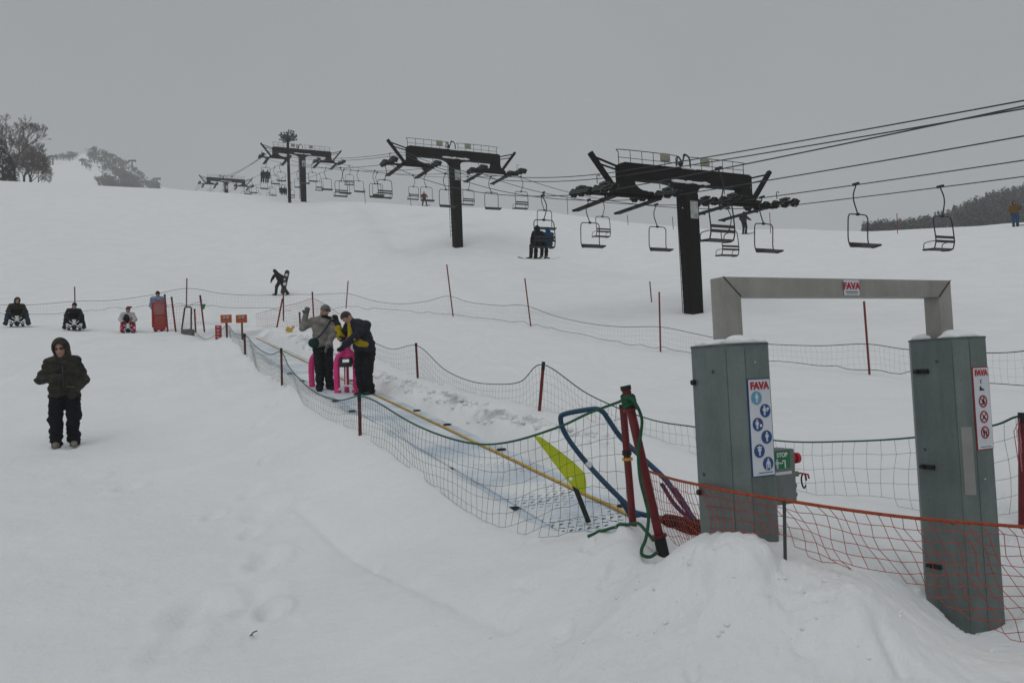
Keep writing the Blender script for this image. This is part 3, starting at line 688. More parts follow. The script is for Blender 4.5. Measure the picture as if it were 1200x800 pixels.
q.tube(pts, .016, 8).build('edge_rail', M['yellow'], conv)
for k in range(9):
    l = 2.9+k*1.42+.25*math.sin(k*2.3)
    for wv in (.43, -.50):
        if (k*5+(wv < 0)*3) % 4 == 1: continue
        lb = l+(.3 if wv < 0 else 0)
        MB().box((wv, lb, .125*lb+.004), (.085, .035, .024)).box((wv+.01, lb+.02, .125*lb), (.12, .02, .016)).build('bracket', M['rope_dark'], conv, bevel=.004)

# ------------------------------------------------------------------ ropes, nets, posts
def smooth(pts, n=8):
    pts = [Vector(p) for p in pts]; out = []
    Q = [2*pts[0]-pts[1]] + pts + [2*pts[-1]-pts[-2]]
    for i in range(1, len(Q)-2):
        a, b, c, d = Q[i-1:i+3]
        for k in range(n):
            t = k/n
            out.append(.5*((2*b)+(c-a)*t+(2*a-5*b+4*c-d)*t*t+(3*b-a-3*c+d)*t**3))
    out.append(pts[-1]); return out
def resample(pts, step):
    out = [pts[0]]; acc = 0
    for a, b in zip(pts[:-1], pts[1:]):
        L = (b-a).length; s = step-acc
        while s <= L: out.append(a+(b-a)*(s/L)); s += step
        acc = L-(s-step)
    return out
def tri_tubes(segs, r):
    """many thin threads as one mesh: three-sided tubes"""
    A_ = np.array([s[0] for s in segs]); B_ = np.array([s[1] for s in segs])
    D = B_-A_; D /= np.maximum(np.linalg.norm(D, axis=1, keepdims=True), 1e-9)
    up = np.where(np.abs(D[:, 2:3]) > .8, [[1., .3, 0]], [[0, 0, 1.]])
    X = np.cross(D, up); X /= np.linalg.norm(X, axis=1, keepdims=True); Y = np.cross(D, X)
    V = []
    for Q in (A_, B_):
        for k in range(3): V.append(Q + r*(math.cos(2.0944*k)*X+math.sin(2.0944*k)*Y))
    V = np.stack(V, 1).reshape(-1, 3); n = len(A_)
    F = []
    for i in range(n):
        b = 6*i
        for k in range(3): F.append((b+k, b+(k+1) % 3, b+3+(k+1) % 3, b+3+k))
    return V, F
def net(name, label, group, top, drop, cell, r, m, rope_r, rope_m, skew=0., wob=.015, sag=0., lift=.015, bottom_rope=None, seed=1, cut=None):
    top = smooth(top); pts = resample(top, cell); o = empty(name, pts[0], 0, label, 'safety net', group)
    rr = random.Random(seed); nrow = int(round(drop/cell)); N = {}
    ph = [rr.uniform(0, 6.28) for _ in range(6)]
    X = np.array([p.x for p in pts]); Y = np.array([p.y for p in pts]); G = ground(X, Y)
    for i, p in enumerate(pts):
        d = (pts[min(i+1, len(pts)-1)]-pts[max(i-1, 0)]); d.z = 0; d.normalize(); nrm = Vector((d.y, -d.x, 0))
        avail = p.z-(G[i]+lift)
        for j in range(nrow+1):
            wv = wob*math.sin(i*.5+j*.9+ph[0])+wob*.7*math.sin(i*1.3-j*1.1+ph[1])
            z = p.z-j*cell*(1+.08*math.sin(i*.33+ph[2]))*(1-sag*.3)
            if j and z < p.z-avail-cell*.5: break
            z = max(z, p.z-avail)
            q = p + d*(skew*j*cell+wv*(j > 0)) + nrm*(wob*1.5*math.sin(i*.21+j*.5+ph[3])*min(j, 2)/2); q.z = z + (rr.uniform(-1, 1)*wob*.4 if j else 0)
            if j: q.z = max(q.z, p.z-avail)
            N[i, j] = q
    segs = []
    for (i, j), q in N.items():
        if (i, j+1) in N: segs.append((q, N[i, j+1]))
        if j and (i+1, j) in N: segs.append((q, N[i+1, j]))
    if not segs: print('EMPTY NET', name, label, pts[0], G[:5]); return o
    V, F = tri_tubes(segs, r); V = V-np.array(pts[0])
    link_mesh('mesh', V, F, m, o, True)
    MB().tube([p-pts[0] for p in top], rope_r, 6).build('top_rope', rope_m, o)
    if bottom_rope:
        bp = []
        for i in range(0, len(pts), 2):
            js = [j for (a, j) in N if a == i]; bp.append(N[i, max(js)]-pts[0])
        MB().tube(bp, bottom_rope, 5).build('bottom_rope', rope_m, o)
    return o
PP = lambda L_: [P(*a) for a in L_]
net('green_net', 'dark green mesh net sagging along the left side of the conveyor', 'nets beside the conveyor',
    PP([(733,468,4.62),(690,484,5.0),(655,500,5.3),(600,517,5.8),(560,520,6.3),(520,511,6.95),(480,494,7.8),(440,470,9.0),(421,464,9.6),(408,467,10.1),(395,468.5,10.6),(372,461,11.7),(355,448,12.7),(339,430,14),(330,412.5,14.8),(318,415,15.6),(307,411,16.8),(296,402,18.4),(288,393,20),(275,390.5,22),(266,381,24.3),(255,391,25.3),(240,397,26.5),(225,386,27.3)]),
    .95, .098, .0015, M['netgreen'], .0085, M['green'], skew=.10, wob=.014, seed=3)
net('green_net', 'thin green mesh net along the right side of the conveyor, passing behind the steel gate', 'nets beside the conveyor',
    PP([(1330,470,4.5),(1260,492,4.9),(1198,487,5.2),(1161,499,5.45),(1075,512,5.86),(990,517,6.4),(910,516,7.15),(820,501,8.1),(758,490,9.0),(690,462,10.1),(636,427,11.35),(610,447,12),(580,450,12.8),(550,446,13.7),(520,432,14.9),(489,405,16.4),(460,409,17.9),(436,401,19.6),(400,392,23),(366,384,26.6)]),
    .70, .115, .0014, M['netdark'], .0075, M['green'], wob=.012, seed=5)
net('orange_net', 'orange mesh net strung across the front of the steel gate posts', None,
    PP([(752,549,5.1),(785,560,4.6),(820,568,3.95),(870,578,3.66),(920,586,3.60),(1000,598,3.48),(1085,608,3.42),(1200,617,3.33),(1300,624,3.2)]),
    .78, .050, .0018, M['orange'], .0075, M['orangerope'], skew=.42, wob=.013, sag=.2, seed=8)
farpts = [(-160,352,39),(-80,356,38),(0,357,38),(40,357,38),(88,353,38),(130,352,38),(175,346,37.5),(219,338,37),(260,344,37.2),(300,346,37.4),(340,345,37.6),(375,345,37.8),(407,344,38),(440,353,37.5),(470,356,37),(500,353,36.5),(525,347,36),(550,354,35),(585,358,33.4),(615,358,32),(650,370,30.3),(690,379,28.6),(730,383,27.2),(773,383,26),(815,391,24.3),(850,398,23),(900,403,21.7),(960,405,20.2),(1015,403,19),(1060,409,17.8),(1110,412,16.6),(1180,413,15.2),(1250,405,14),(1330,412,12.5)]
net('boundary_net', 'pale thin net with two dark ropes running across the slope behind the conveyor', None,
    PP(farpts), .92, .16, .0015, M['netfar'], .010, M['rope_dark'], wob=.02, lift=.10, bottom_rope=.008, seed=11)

def pole(name, top, base, r, m, label, cat, group=None, capm=None, cap=.10, bury=.25):
    top = Vector(top); base = Vector(base); d = (top-base).normalized()
    o = MB().tube([base-d*bury, top], r, 10).build(name, m, origin=base)
    tag(o, label, cat, group)
    if capm:
        MB().tube([top-base-d*cap, top-base+d*.004], r*1.12, 10).build('cap', capm, o)
    return o
def post_px(name, tx, ty, bx, by, d, r, m, label, cat, group=None, **k):
    b = gp(bx, by, d); t = P(tx, ty, d)
    if t.z < b.z+.15: t.z = b.z+.3
    return pole(name, t, b, r, m, label, cat, group, **k)
LP = [(421,462,422,508,9.6,'dark red net post left of the belt, next one uphill from the crossed red poles'),
      (329.5,408,330.5,451,14.8,'dark red net post left of the belt, level with the people with pink sleds'),
      (286.5,391,287.5,421,20,'dark red net post left of the belt, to the lower right of the orange signboards'),
      (265,376,266,397,24.3,'dark post on the left side of the conveyor standing under the left orange signboard')]
for tx, ty, bx, by, d, lb in LP: post_px('net_post', tx, ty, bx, by, d, .021 if d < 18 else .028, M['darkpole'], lb, 'post', 'posts of the conveyor nets', capm=M['black'], cap=.09)
RP = [(637,424,632,480,11.35,'red net post with a thick black top right of the belt, beyond the blue pipes'),
      (487.5,402,489.5,442,16.4,'red net post right of the belt, next to the person in navy and yellow'),
      (1198,484,1197,602,5.2,'red post with torn pink tape at the right edge beside the gate'),
      (366,342,368,381,26.6,'slim red post with a ring top behind the person in the grey jacket')]
for k, (tx, ty, bx, by, d, lb) in enumerate(RP):
    o = post_px('net_post', tx, ty, bx, by, d, .024 if k else .024, M['darkpole'] if k == 1 else M['red'], lb, 'post', 'posts of the conveyor nets', capm=M['black'], cap=.12 if k == 0 else .06)
    if k == 2:
        b = Vector(o.location); t = P(1196,490,5.2)-b
        q = MB()
        for j in range(7):
            x = -.03-.012*j*(.5+.5*math.sin(j*2)); q.tube([t+Vector((-.015, -.02, 0)), t+Vector((x*.8, -.02, -.08)), t+Vector((x*.6, -.02, -.16-.03*j))], .003, 5)
        q.build('torn_tape', mat('pink_tape', (.45, .15, .17), .6), o)

# crossed red poles, blue pipes, green rope and yellow flag at the left of the gate
d = 4.58
A0, A1 = P(733,453,d), P(778,652,d-.05)
A1.z = min(A1.z, gz(A1.x, A1.y)+.01)
ax = (A1-A0).normalized()
o = MB().tube([A0-A1, Vector((0,0,0))], .026, 16).build('leaning_pole', M['red'])
o.location = A1; tag(o, 'thick red pole with black ends leaning in front of the blue pipe frame', 'pole', 'red poles beside the gate')
T = A0-A1
MB().tube([T-ax*.006, T+ax*.02], .031, 14).build('cap', M['black'], o)
MB().tube([T+ax*.055, T+ax*.12], .036, 14).build('collar', M['black'], o)
MB().tube([T+ax*.125, T+ax*.14], .042, 14).build('flange', M['red'], o)
MB().tube([-ax*.11, ax*.03], .034, 14).build('foot', M['black'], o)
MB().tube([-ax*.125, -ax*.11], .044, 14).build('flange', M['red'], o)
B0p, B1p = P(730,476,4.78), P(742,614,4.75); B1p.z = min(B1p.z, gz(B1p.x, B1p.y)-.03)
o = MB().tube([B0p-B1p, Vector((0,0,0))], .022, 14).build('upright_pole', M['red']); o.location = B1p
tag(o, 'red pole with a yellow ring standing upright behind the leaning red pole', 'pole', 'red poles beside the gate')
ax2 = (B1p-B0p).normalized(); T2 = B0p-B1p
MB().tube([T2-ax2*.012, T2+ax2*.01], .024, 12).build('cap', M['black'], o)
MB().tube([T2+ax2*.26, T2+ax2*.29], .029, 12).build('collar', M['black'], o)
MB().tube([T2+ax2*.305, T2+ax2*.322], .032, 14).build('yellow_ring', M['yellow'], o)
rp = smooth(PP([(727,470,4.6),(737,466,4.52),(745,473,4.5),(752,490,4.5),(751,508,4.5),(748,530,4.5),(750,560,4.49),(756,585,4.48),(760,605,4.46),(757,630,4.42),(752,643,4.38),(753,650,4.36),(762,652,4.36),(770,647,4.4)]), 6)
o = MB().tube([p-rp[0] for p in rp], .0095, 8).build('rope_loop', M['green']); o.location = rp[0]
tag(o, 'dark green rope hanging in a loop from the top of the leaning red pole', 'rope')
q = MB()
for k in range(9):
    a = k*1.9; c = A0+ax*(.085+.006*(k-4)); q.tube([c+Vector((.036*math.cos(a+t), .036*math.sin(a+t), .012*math.sin(3*t+k))) for t in [i*.5 for i in range(13)]], .008, 6)
kn = q.build('knot', M['green'], o); kn.location = -rp[0]
rp = smooth(PP([(689,628,4.95),(705,622,4.9),(722,617,4.8),(738,614,4.7),(748,613,4.62),(757,622,4.52),(766,633,4.45)]), 6)
rp = [Vector((p.x, p.y, max(p.z, gz(p.x, p.y)+.008))) for p in rp]
o = MB().tube([p-rp[0] for p in rp], .0095, 8).build('rope_end', M['green']); o.location = rp[0]
tag(o, 'short end of green rope lying on the snow at the foot of the red poles', 'rope')

bf = empty('blue_pipe_frame', P(748,606,5.5), 0, 'bent blue pipe frame tilted over the net beside the red poles', 'frame')
o0 = Vector(bf.location)
def bpipe(name, pts, r, m):
    return MB().tube([p-o0 for p in smooth(PP(pts), 6)], r, 12).build(name, m, bf)
bpipe('bent_pipe', [(824,623,5.3),(800,590,5.42),(780,562,5.5),(757,540,5.6),(732,517,5.68),(722,505,5.7),(712,490,5.72),(706,482,5.73),(697,479,5.74),(675,482,5.76),(662,485,5.77),(657,489,5.77),(660,503,5.77),(670,520,5.75),(690,545,5.7),(716,573,5.6),(750,606,5.5)], .0185, M['blue'])
bpipe('strut', [(719,575,5.6),(730,590,5.56),(743,612,5.5)], .014, M['navy'])
bpipe('strut', [(790,573,5.46),(800,588,5.42),(818,618,5.32)], .02, M['navy'])
bpipe('strut', [(775,566,5.5),(790,590,5.45),(806,606,5.4)], .014, M['navy'])
bpipe('cross_pipe', [(742,600,5.52),(770,606,5.48),(800,611,5.4)], .018, M['blue'])
MB().tube([P(688,541.5,5.7)-o0, P(693,547,5.69)-o0], .0205, 12).build('clamp', M['signwhite'], bf)
ra, rb = P(780,612,5.25), P(832,621,4.95)
q = MB().tube([ra-ra, rb-ra], .055, 14)
o = q.build('rolled_net', mat('rolled_net_skin', (.016, .011, .011), .85, 0, .9, 30, .5, 40)); o.location = ra
tag(o, 'dark roll of orange netting lying in the snow under the blue pipes', 'net roll')
segs = []
axr = (rb-ra); Lr = axr.length; axr.normalize(); ux = axr.cross(Vector((0,0,1))).normalized(); uy = ux.cross(axr)
for s in (-1, 1):
    for k in range(3):
        prev = None
        for i in range(25):
            t = i/24; a = s*t*7+k*.7; c = axr*(Lr*t)+(ux*math.cos(a)+uy*math.sin(a))*.058
            if prev is not None: segs.append((prev, c))
            prev = c
V, F = tri_tubes(segs, .0011); link_mesh('netting', V, F, M['orange'], o)

fl = P(688,608,6.5)
fo = empty('marker_flag', fl, 0, 'neon yellow pointed marker flag on a short black stick beside the belt', 'flag')
FP = [P(x, y, 6.5+dd)-fl for x, y, dd in ((625,510,.05),(634,512,.04),(645,520,.03),(658,530,.02),(672,541,0),(685,554,-.02),(687,565,-.03),(686,578,-.02),(677,573,0),(668,567,.01),(655,550,.03),(640,530,.04))]
q = MB(); n = len(FP); nv = Vector((.2, -.95, .1))*.006
q._add([p+nv for p in FP]+[p-nv for p in FP], [tuple(range(n)), tuple(range(2*n-1, n-1, -1))]+[(i, n+i, n+(i+1) % n, (i+1) % n) for i in range(n)])
q.build('blade', M['flag'], fo)
MB().tube([P(673,568,6.52)-fl, P(690,612,6.48)-fl], .021, 12).build('stick', M['black'], fo)
MB().ball(P(669,561,6.45)-fl, .014).build('snow_speck', M['snowcap'], fo)
b = gp(920,652,3.6); t = P(919,586,3.6)
pole('net_stake', t, b, .0075, M['sheave'], 'thin grey stake holding the orange net in front of the left gate post', 'stake')

# boundary poles of the far net and slalom poles
FPOST = [(87.5,336,88,371,38,.028,'thin dark pole in the boundary net behind the second sledder from the left'),
 (219,326,218.5,360,37,.028,'thin dark pole in the boundary net behind the metal hoop'),
 (408,329,405.5,366,38,.026,'dark red pole in the boundary net above the person in the navy and yellow jacket'),
 (523.5,310,531,371,36,.030,'tall thin red pole leaning left in the boundary net, below the second lift tower'),
 (615,326,622,382,32,.028,'thin red pole in the boundary net under the chair carrying two riders'),
 (772.5,342,774,411,26,.028,'dark red pole in the boundary net left of the nearest lift tower'),
 (1012.5,353,1019,439,19,.026,'dark red pole in the boundary net seen through the steel gate')]
for tx, ty, bx, by, dd, r, lb in FPOST: post_px('boundary_pole', tx, ty, bx, by, dd, r, M['redpole'] if bx > 300 else M['darkpole'], lb, 'pole', 'poles of the boundary net')
for tx, ty, bx, by, dd, lb in [(761.5,330,764,362,40,'short thin red pole on the slope left of the nearest tower base'),
  (193,345,196.5,391,27,'red pole standing right beside the person with the orange sled'),
  (201,348,206,388,27.5,'red pole with a dark band left of the metal hoop'),
  (331,350,324,377,30,'red pole leaning right below the walking snowboarder'),
  (332,340,331.5,354,33,'short dark stake below the feet of the walking snowboarder'),
  (351,366,352,384,27,'short dark green post behind the person in the grey jacket'),
  (228,362,229,377,28.5,'short red stake beside the metal hoop')]:
    post_px('marker_pole', tx, ty, bx, by, dd, .03, M['darkpole'] if 'dark' in lb and 'red' not in lb else M['redpole'], lb, 'pole', 'marker poles at the top of the conveyor', capm=M['black'], cap=.06)
for tx, ty, bx, by, dd, lb in [(427,221,428,236,96,'first thin crest pole from the left, beside the hanging chairs'),(480,226,482,241,95,'thin pole on the crest left of the distant skier in red'),
   (664.5,230,665.5,252,84,'thin pole on the crest between the second and nearest lift towers'),(735,252,736,261,76,'short thin pole on the crest left of the nearest tower'),
   (788,254,789,267,72,'thin pole on the crest just left of the nearest tower column'),(902,249,903,271,66,'thin red pole on the crest right of the skier under the lift'),
   (1051,250,1051.5,267,62,'thin red pole on the crest in front of the dark wooded hill')]:
    post_px('crest_pole', tx, ty, bx, by+1, dd, .03, M['redpole'] if 'red' in lb[:12] else M['darkpole'], lb, 'pole', 'poles along the crest')

# top end of the conveyor: metal hoop, signboards, flag, pale net
hb = gp(221,388,27); hoop = empty('metal_hoop', hb, 0, 'grey metal hoop frame standing on a dark box at the top of the conveyor', 'hoop')
hp = [P(213,386,27)-hb, P(216.5,361,27)-hb, P(217.5,359.5,27)-hb, P(223,359.5,27)-hb, P(224.2,361,27)-hb, P(224,386,27)-hb]
MB().tube(hp, .03, 8).build('frame', M['sheave'], hoop)
MB().box(Vector((-.05, .05, .02)), (.36, .3, .34)).build('base_box', mat('hoop_box', (.10, .115, .10), .7), hoop, bevel=.03)
for x, dd, lb, pst in ((265,24.0,'orange signboard with a white stripe, left one of the pair, on its own dark leg', True),(283,25,'orange signboard with a white stripe, right one of the pair', True)):
    c = P(x, 373.5, dd); b = Vector((c.x, c.y, gz(c.x, c.y)))
    so = empty('signboard', b, 0, lb, 'sign', 'orange signboards at the top of the conveyor')
    k = dd/FPX; hh = c.z-b.z
    MB().box((0,0,hh), (13.0*k, .03, 9.5*k)).build('board', mat('board_rim', (.45, .16, .05), .6), so)
    bd = MB().box((0,-.017,hh), (11.6*k, .006, 8.2*k)).build('face', M['signorange'], so)
    q = MB(); q.box((0,-.022,hh+2.0*k), (6.5*k, .004, 1.6*k), None, 0); q.box((-.6*k,-.0245,hh+2.1*k), (5*k, .002, .5*k), None, 1); q.box((0,-.0245,hh+1.0*k), (.5*k, .002, 3.4*k), None, 1)
    q.build('lettering', [M['signwhite'], M['navy']], bd)
    q = MB(); q.box((0,.03,hh*.5-.1), (.05, .04, hh+.1)); q.build('leg', M['darkpole'], so)
c = P(256,390,25.2); b = Vector((c.x, c.y, gz(c.x, c.y))); k = 25.2/FPX; hh = c.z-b.z
so = empty('banner_sign', b, 0, 'narrow upright red sign with white vertical writing left of the net', 'sign')
MB().box((0,0,hh), (7.2*k, .04, 17.5*k)).build('panel', M['signred'], so)
q = MB()
for j in range(4):
    z = hh+(6.1-j*4.1)*k
    q.box((0,-.022,z+1.1*k), (3.2*k, .004, .7*k)); q.bar((1.2*k,-.022,z+1*k), (-1.2*k,-.022,z-1.3*k), .004, .7*k, (0,1,0))
    if j % 2: q.bar((0,-.0225,z), (1.5*k,-.0225,z-1.2*k), .004, .7*k, (0,1,0))
q.build('lettering', M['signwhite'], so)
MB().box((0,.03,hh*.4), (.05, .04, hh+.4)).build('leg', M['darkpole'], so)
t = P(234.5,346,29); b = gp(239.5,378,29); fo2 = pole('flag_pole', t, b, .03, M['redpole'], 'red pole carrying a small green flag at the top of the conveyor', 'flag pole', None, M['black'], .25)
q = MB(); f0 = [P(236.5,356.5,29)-b, P(241,356,29)-b, P(239.5,362,29)-b, P(237.5,362.5,29)-b]
q._add([p+Vector((0,-.01,0)) for p in f0]+[p+Vector((0,.01,0)) for p in f0], [(0,1,2,3),(7,6,5,4),(0,4,5,1),(1,5,6,2),(2,6,7,3),(3,7,4,0)]); q.build('flag', mat('green_flag', (.01, .20, .07), .7), fo2)
net('pink_net', 'faded pink net behind the two people, below the walking snowboarder', None,
    PP([(300,368,30.5),(328,360,30),(350,355,29.5),(366,350,28.5),(380,356,27.5),(398,368,26.5)]), .85, .11, .0032, mat('pink_net', (.50, .22, .19), .7), .008, mat('pink_rope', (.45, .12, .10), .7), wob=.02, seed=21)
net('pink_net', 'faded pink net behind the metal hoop at the top left of the conveyor', None,
    PP([(190,360,27.6),(205,359,28),(222,357,28.5),(238,352,29)]), .85, .11, .0032, bpy.data.materials['pink_net'], .008, bpy.data.materials['pink_rope'], wob=.02, seed=22)
q = MB(); b = gp(339,391,26); q.box((0,0,.08), (.22,.08,.16), Matrix.Rotation(.4,3,'Y')); q.box((.13,0,.16), (.1,.07,.1), Matrix.Rotation(.2,3,'Y')); o = q.build('yellow_pad', M['yellow'], bevel=.03); o.location = b
tag(o, 'small yellow pad lying on the snow at the top of the conveyor', 'pad')
#PART3
# ------------------------------------------------------------------ the twin chairlift
LAZ = rad(-27.5)
LD = Vector((math.sin(LAZ), math.cos(LAZ), 0)); LL = Vector((math.cos(LAZ), -math.sin(LAZ), 0)); L0 = Vector((8.05, 35, 0))
TW = [(-62., 2.2), (0., 7.4), (25.3, 15.2), (72.5, 28.3), (138., 40.5), (215., 51.)]
SAG = [.6, .85, .75, 1.0, 1.0]
def rope_z(m_):
    for (a, za), (b, zb), s in zip(TW[:-1], TW[1:], SAG):
        if m_ <= b or b == TW[-1][0]:
            t = (m_-a)/(b-a); return za+(zb-za)*t-4*s*t*(1-t)
def lift(s, m_, dz=0.): p = L0+LL*s+LD*m_; p.z = rope_z(m_)+dz; return p
ROPES = [-5., -1.8, 1.8, 5.]
ms = [TW[0][0]+(TW[-1][0]-TW[0][0])*i/220 for i in range(221)]
for s, nm in zip(ROPES, ('nearest haul rope of the twin chairlift, carrying the two riders seen from behind','second haul rope of the twin chairlift counted from the nearest','third haul rope of the twin chairlift counted from the nearest','farthest haul rope of the twin chairlift')):
    pts = [lift(s, q) for q in ms]; o = MB().tube([p-pts[0] for p in pts], .021, 6).build('haul_rope', M['cable']); o.location = pts[0]
    tag(o, nm, 'cable', 'haul ropes of the chairlift')
for s, dz, nm in ((-3.9, .78, 'lower signal cable running over the tower crossarms'), (-3.86, .98, 'upper signal cable running over the tower crossarms')):
    pts = [lift(s, q, dz-.55*min(1.6, max(0, -q/16.))) for q in ms]; o = MB().tube([p-pts[0] for p in pts], .020, 6).build('signal_cable', M['cable']); o.location = pts[0]
    tag(o, nm, 'cable', 'signal cables of the chairlift')

def make_tower(H, loc, label):
    """H: height of the ropes above the base"""
    t = empty('lift_tower', loc, -LAZ, label, 'lift tower', 'towers of the twin chairlift')
    q = MB(); a0, a1 = .285, .33
    q._add([(sx*a, sy*a, z) for z, a in ((-2.5, a0), (H+.25, a1)) for sx, sy in ((-1,-1),(1,-1),(1,1),(-1,1))], [(3,2,1,0),(4,5,6,7)]+[(i,(i+1)%4,4+(i+1)%4,4+i) for i in range(4)])
    zb = H+.73
    fl_ = [(-.33, H+.25)]+[(-.33-.85*(1-math.cos(u)), H+.25+(zb-H-.25)*math.sin(u)) for u in [math.pi/2*i/8 for i in range(9)]]
    poly = fl_+[(-x, z) for x, z in reversed(fl_)]
    q.prism(poly, -.29, .29, 'y')
    q.build('column', M['tower'], t)
    # crossarm: beam with a leg curving into a foot at either end
    q = MB(); zt = H+1.35
    q.prism([(-3.65, zb), (3.65, zb), (3.65, zt), (-3.65, zt)], -.24, .24, 'y')
    for sg in (-1, 1):
        inner = [(3.0-.55*math.sin(u), zb-.45*(1-math.cos(u))) for u in [math.pi/2*i/6 for i in range(7)]]
        inner = [(3.0, zb+.002)]+[(3.0-.75*(1-math.cos(u)), zb-.1-.42*math.sin(u)) for u in [math.pi/2*i/7 for i in range(8)]]
        outer = [(3.65+.38*(1-math.cos(u)), zb-.1-.42*math.sin(u)) for u in [math.pi/2*i/7 for i in range(7, -1, -1)]]
        poly = [(sg*x, z) for x, z in inner+[(2.2, H+.08), (4.1, H+.08)]+outer+[(3.65, zb+.002)]]
        q.prism(poly, -.235, .235, 'y')
    q.build('crossarm', M['tower'], t)
    for sg in (-1, 1):
        q = MB(); q.bar((sg*1.6, 0, H+.02), (sg*5.2, 0, H+.02), .13, .12); q.build('sheave_bearer', M['tower'], t)
        q = MB(); q.bar((sg*3.75, 0, H+.1), (sg*5.05, 0, H+1.72), .17, .20, (0,1,0)); q.bar((sg*5.0, 0, H+1.6), (sg*3.6, .1, H+1.27), .07, .07); q.bar((sg*4.7, 0, H+1.3), (sg*3.6, -.12, H+1.02), .06, .06)
        q.build('outrigger', M['tower'], t)
    for s in ROPES:
        sl = .14
        q = MB()
        for k in (-1, 1):
            for e in (-.13, .13): q.bar((s+e, k*1.55, H+.17+k*1.55*sl), (s+e, k*.2, H+.17+k*.2*sl), .03, .16)
            for j in (-1, 1):
                yc = k*.88+j*.42
                for e in (-.13, .13): q.bar((s+e, yc-.34, H+.16+yc*sl), (s+e, yc+.34, H+.16+yc*sl), .03, .09)
            q.box((s, k*.88, H+.34+k*.88*sl), (.3, .4, .09))
        q.tube([(s-.1, -.5, H+.3), (s-.1, -.5, H+.62), (s-.02, -.5, H+.66), (s+.06, -.5, H+.6)], .02, 6)
        tr = q.build('sheave_train', M['sheave'], t)
        for k in range(6):
            yc = -1.45+k*.58; z = H+.055+yc*sl
            MB().tube([(s-.075, yc, z+.08), (s-.055, yc, z+.08)], .195, 16).tube([(s-.055, yc, z+.08), (s+.055, yc, z+.08)], .18, 16).tube([(s+.055, yc, z+.08), (s+.075, yc, z+.08)], .195, 16).build('wheel', M['wheel'], tr)
    for s in (-4.25, -2.0, 2.0, 4.25):
        q = MB(); q.bar((s, -.5, H-.14), (s, 2.6, H-.14), .34, .06)
        for y in (.3, 1.4, 2.5): q.bar((s, y, H-.17), (s+(-.2 if s < 0 else .2), y, H-.19), .05, .05)
        q.bar((s-.15, 0, H-.1), (s-.15, 0, H+.1), .06, .06)
        q.build('catwalk', M['tower'], t)
    for x0, x1 in ((-3.5, -.42), (.42, 3.55)):
        q = MB(); zz = zt
        for y in (.16,):
            q.tube(smooth([(x0, y, zz), (x0, y, zz+.56), (x0+.12, y, zz+.70), (x1-.12, y, zz+.70), (x1, y, zz+.56), (x1, y, zz)], 4), .017, 6)
            q.tube([(x0, y, zz+.36), (x1, y, zz+.36)], .013, 6)
            nn = 5
            for k in range(1, nn): xx = x0+(x1-x0)*k/nn; q.tube([(xx, y, zz-.05), (xx, y, zz+.70)], .014, 6)
        q.bar((x0, 0, zz+.03), (x1, 0, zz+.03), .5, .03)
        q.build('handrail', M['tower'], t)
    for x in (-1.1, 1.15):
        q = MB(); q.box((x, .04, zt+.52), (.46, .12, .34)); q.build('junction_box', M['cream'], t, bevel=.01)
    q = MB(); q.tube(smooth([(-.75, -.3, zt+.1), (-.7, -.32, zt+.5), (-.45, -.32, zt+.3), (-.3, -.3, zt+.62), (-.05, -.3, zt+.5), (0., -.3, zt+.1)], 5), .035, 6).ball((-.55, -.32, zt+.2), .12).ball((-.3, -.3, zt+.6), .07)
    q.build('cable_bundle', M['black'], t)
    q = MB()
    for x in (-.18, .18): q.tube([(-.46, x, .35), (-.46, x, zt+.1)], .017, 6)
    for k in range(int((H+.8)/.3)): q.tube([(-.46, -.18, .5+k*.3), (-.46, .18, .5+k*.3)], .012, 6)
    for k in range(4): q.bar((-.3, 0, .8+k*1.2), (-.46, 0, .8+k*1.2), .04, .04)
    q.build('ladder', M['tower'], t)
    MB().box((.06, -.335, H-.45), (.42, .02, .78)).build('number_plate', mat('plate_%d' % int(H*10), (.33, .36, .34), .5, 0, .35, 5), t)
    pr = []; r = random.Random(int(H*100))
    for k in range(26): pr.append(E((r.uniform(-1.0, 1.0), r.uniform(-.34, -.2), zb+.03+r.uniform(-.02, .03)), (r.uniform(.1, .2), .07, r.uniform(.03, .07))))
    for k in range(12): pr.append(E((r.uniform(-.9, 1.2), r.uniform(-.12, .2), zt+.07), (r.uniform(.1, .25), .12, r.uniform(.03, .06))))
    lump('snow_cap', pr, t, h=.04)
    return t
tb = [lift(0, m_) for m_, z in TW[1:5]]
names = ['nearest dark steel lift tower, right of the middle, carrying four ropes on a wide crossarm', 'second dark lift tower, standing alone in the upper middle of the slope', 'third dark lift tower on the crest, beside the tall mast', 'farthest of the big lift towers, half hidden behind the crest at left']
bases = []
for p, m_, hh in zip(tb, (0, 25.3, 72.5, 138), (4.9, 5.65, 5.5, 6.2)):
    bases.append(Vector((p.x, p.y, p.z-hh)))
tower0 = make_tower(5.3, (0,0,0), names[0])
for i, (p, nm) in enumerate(zip(tb, names)):
    t = tower0 if i == 0 else copy_tree(tower0)
    t.location = (p.x, p.y, p.z-5.3); t['label'] = nm

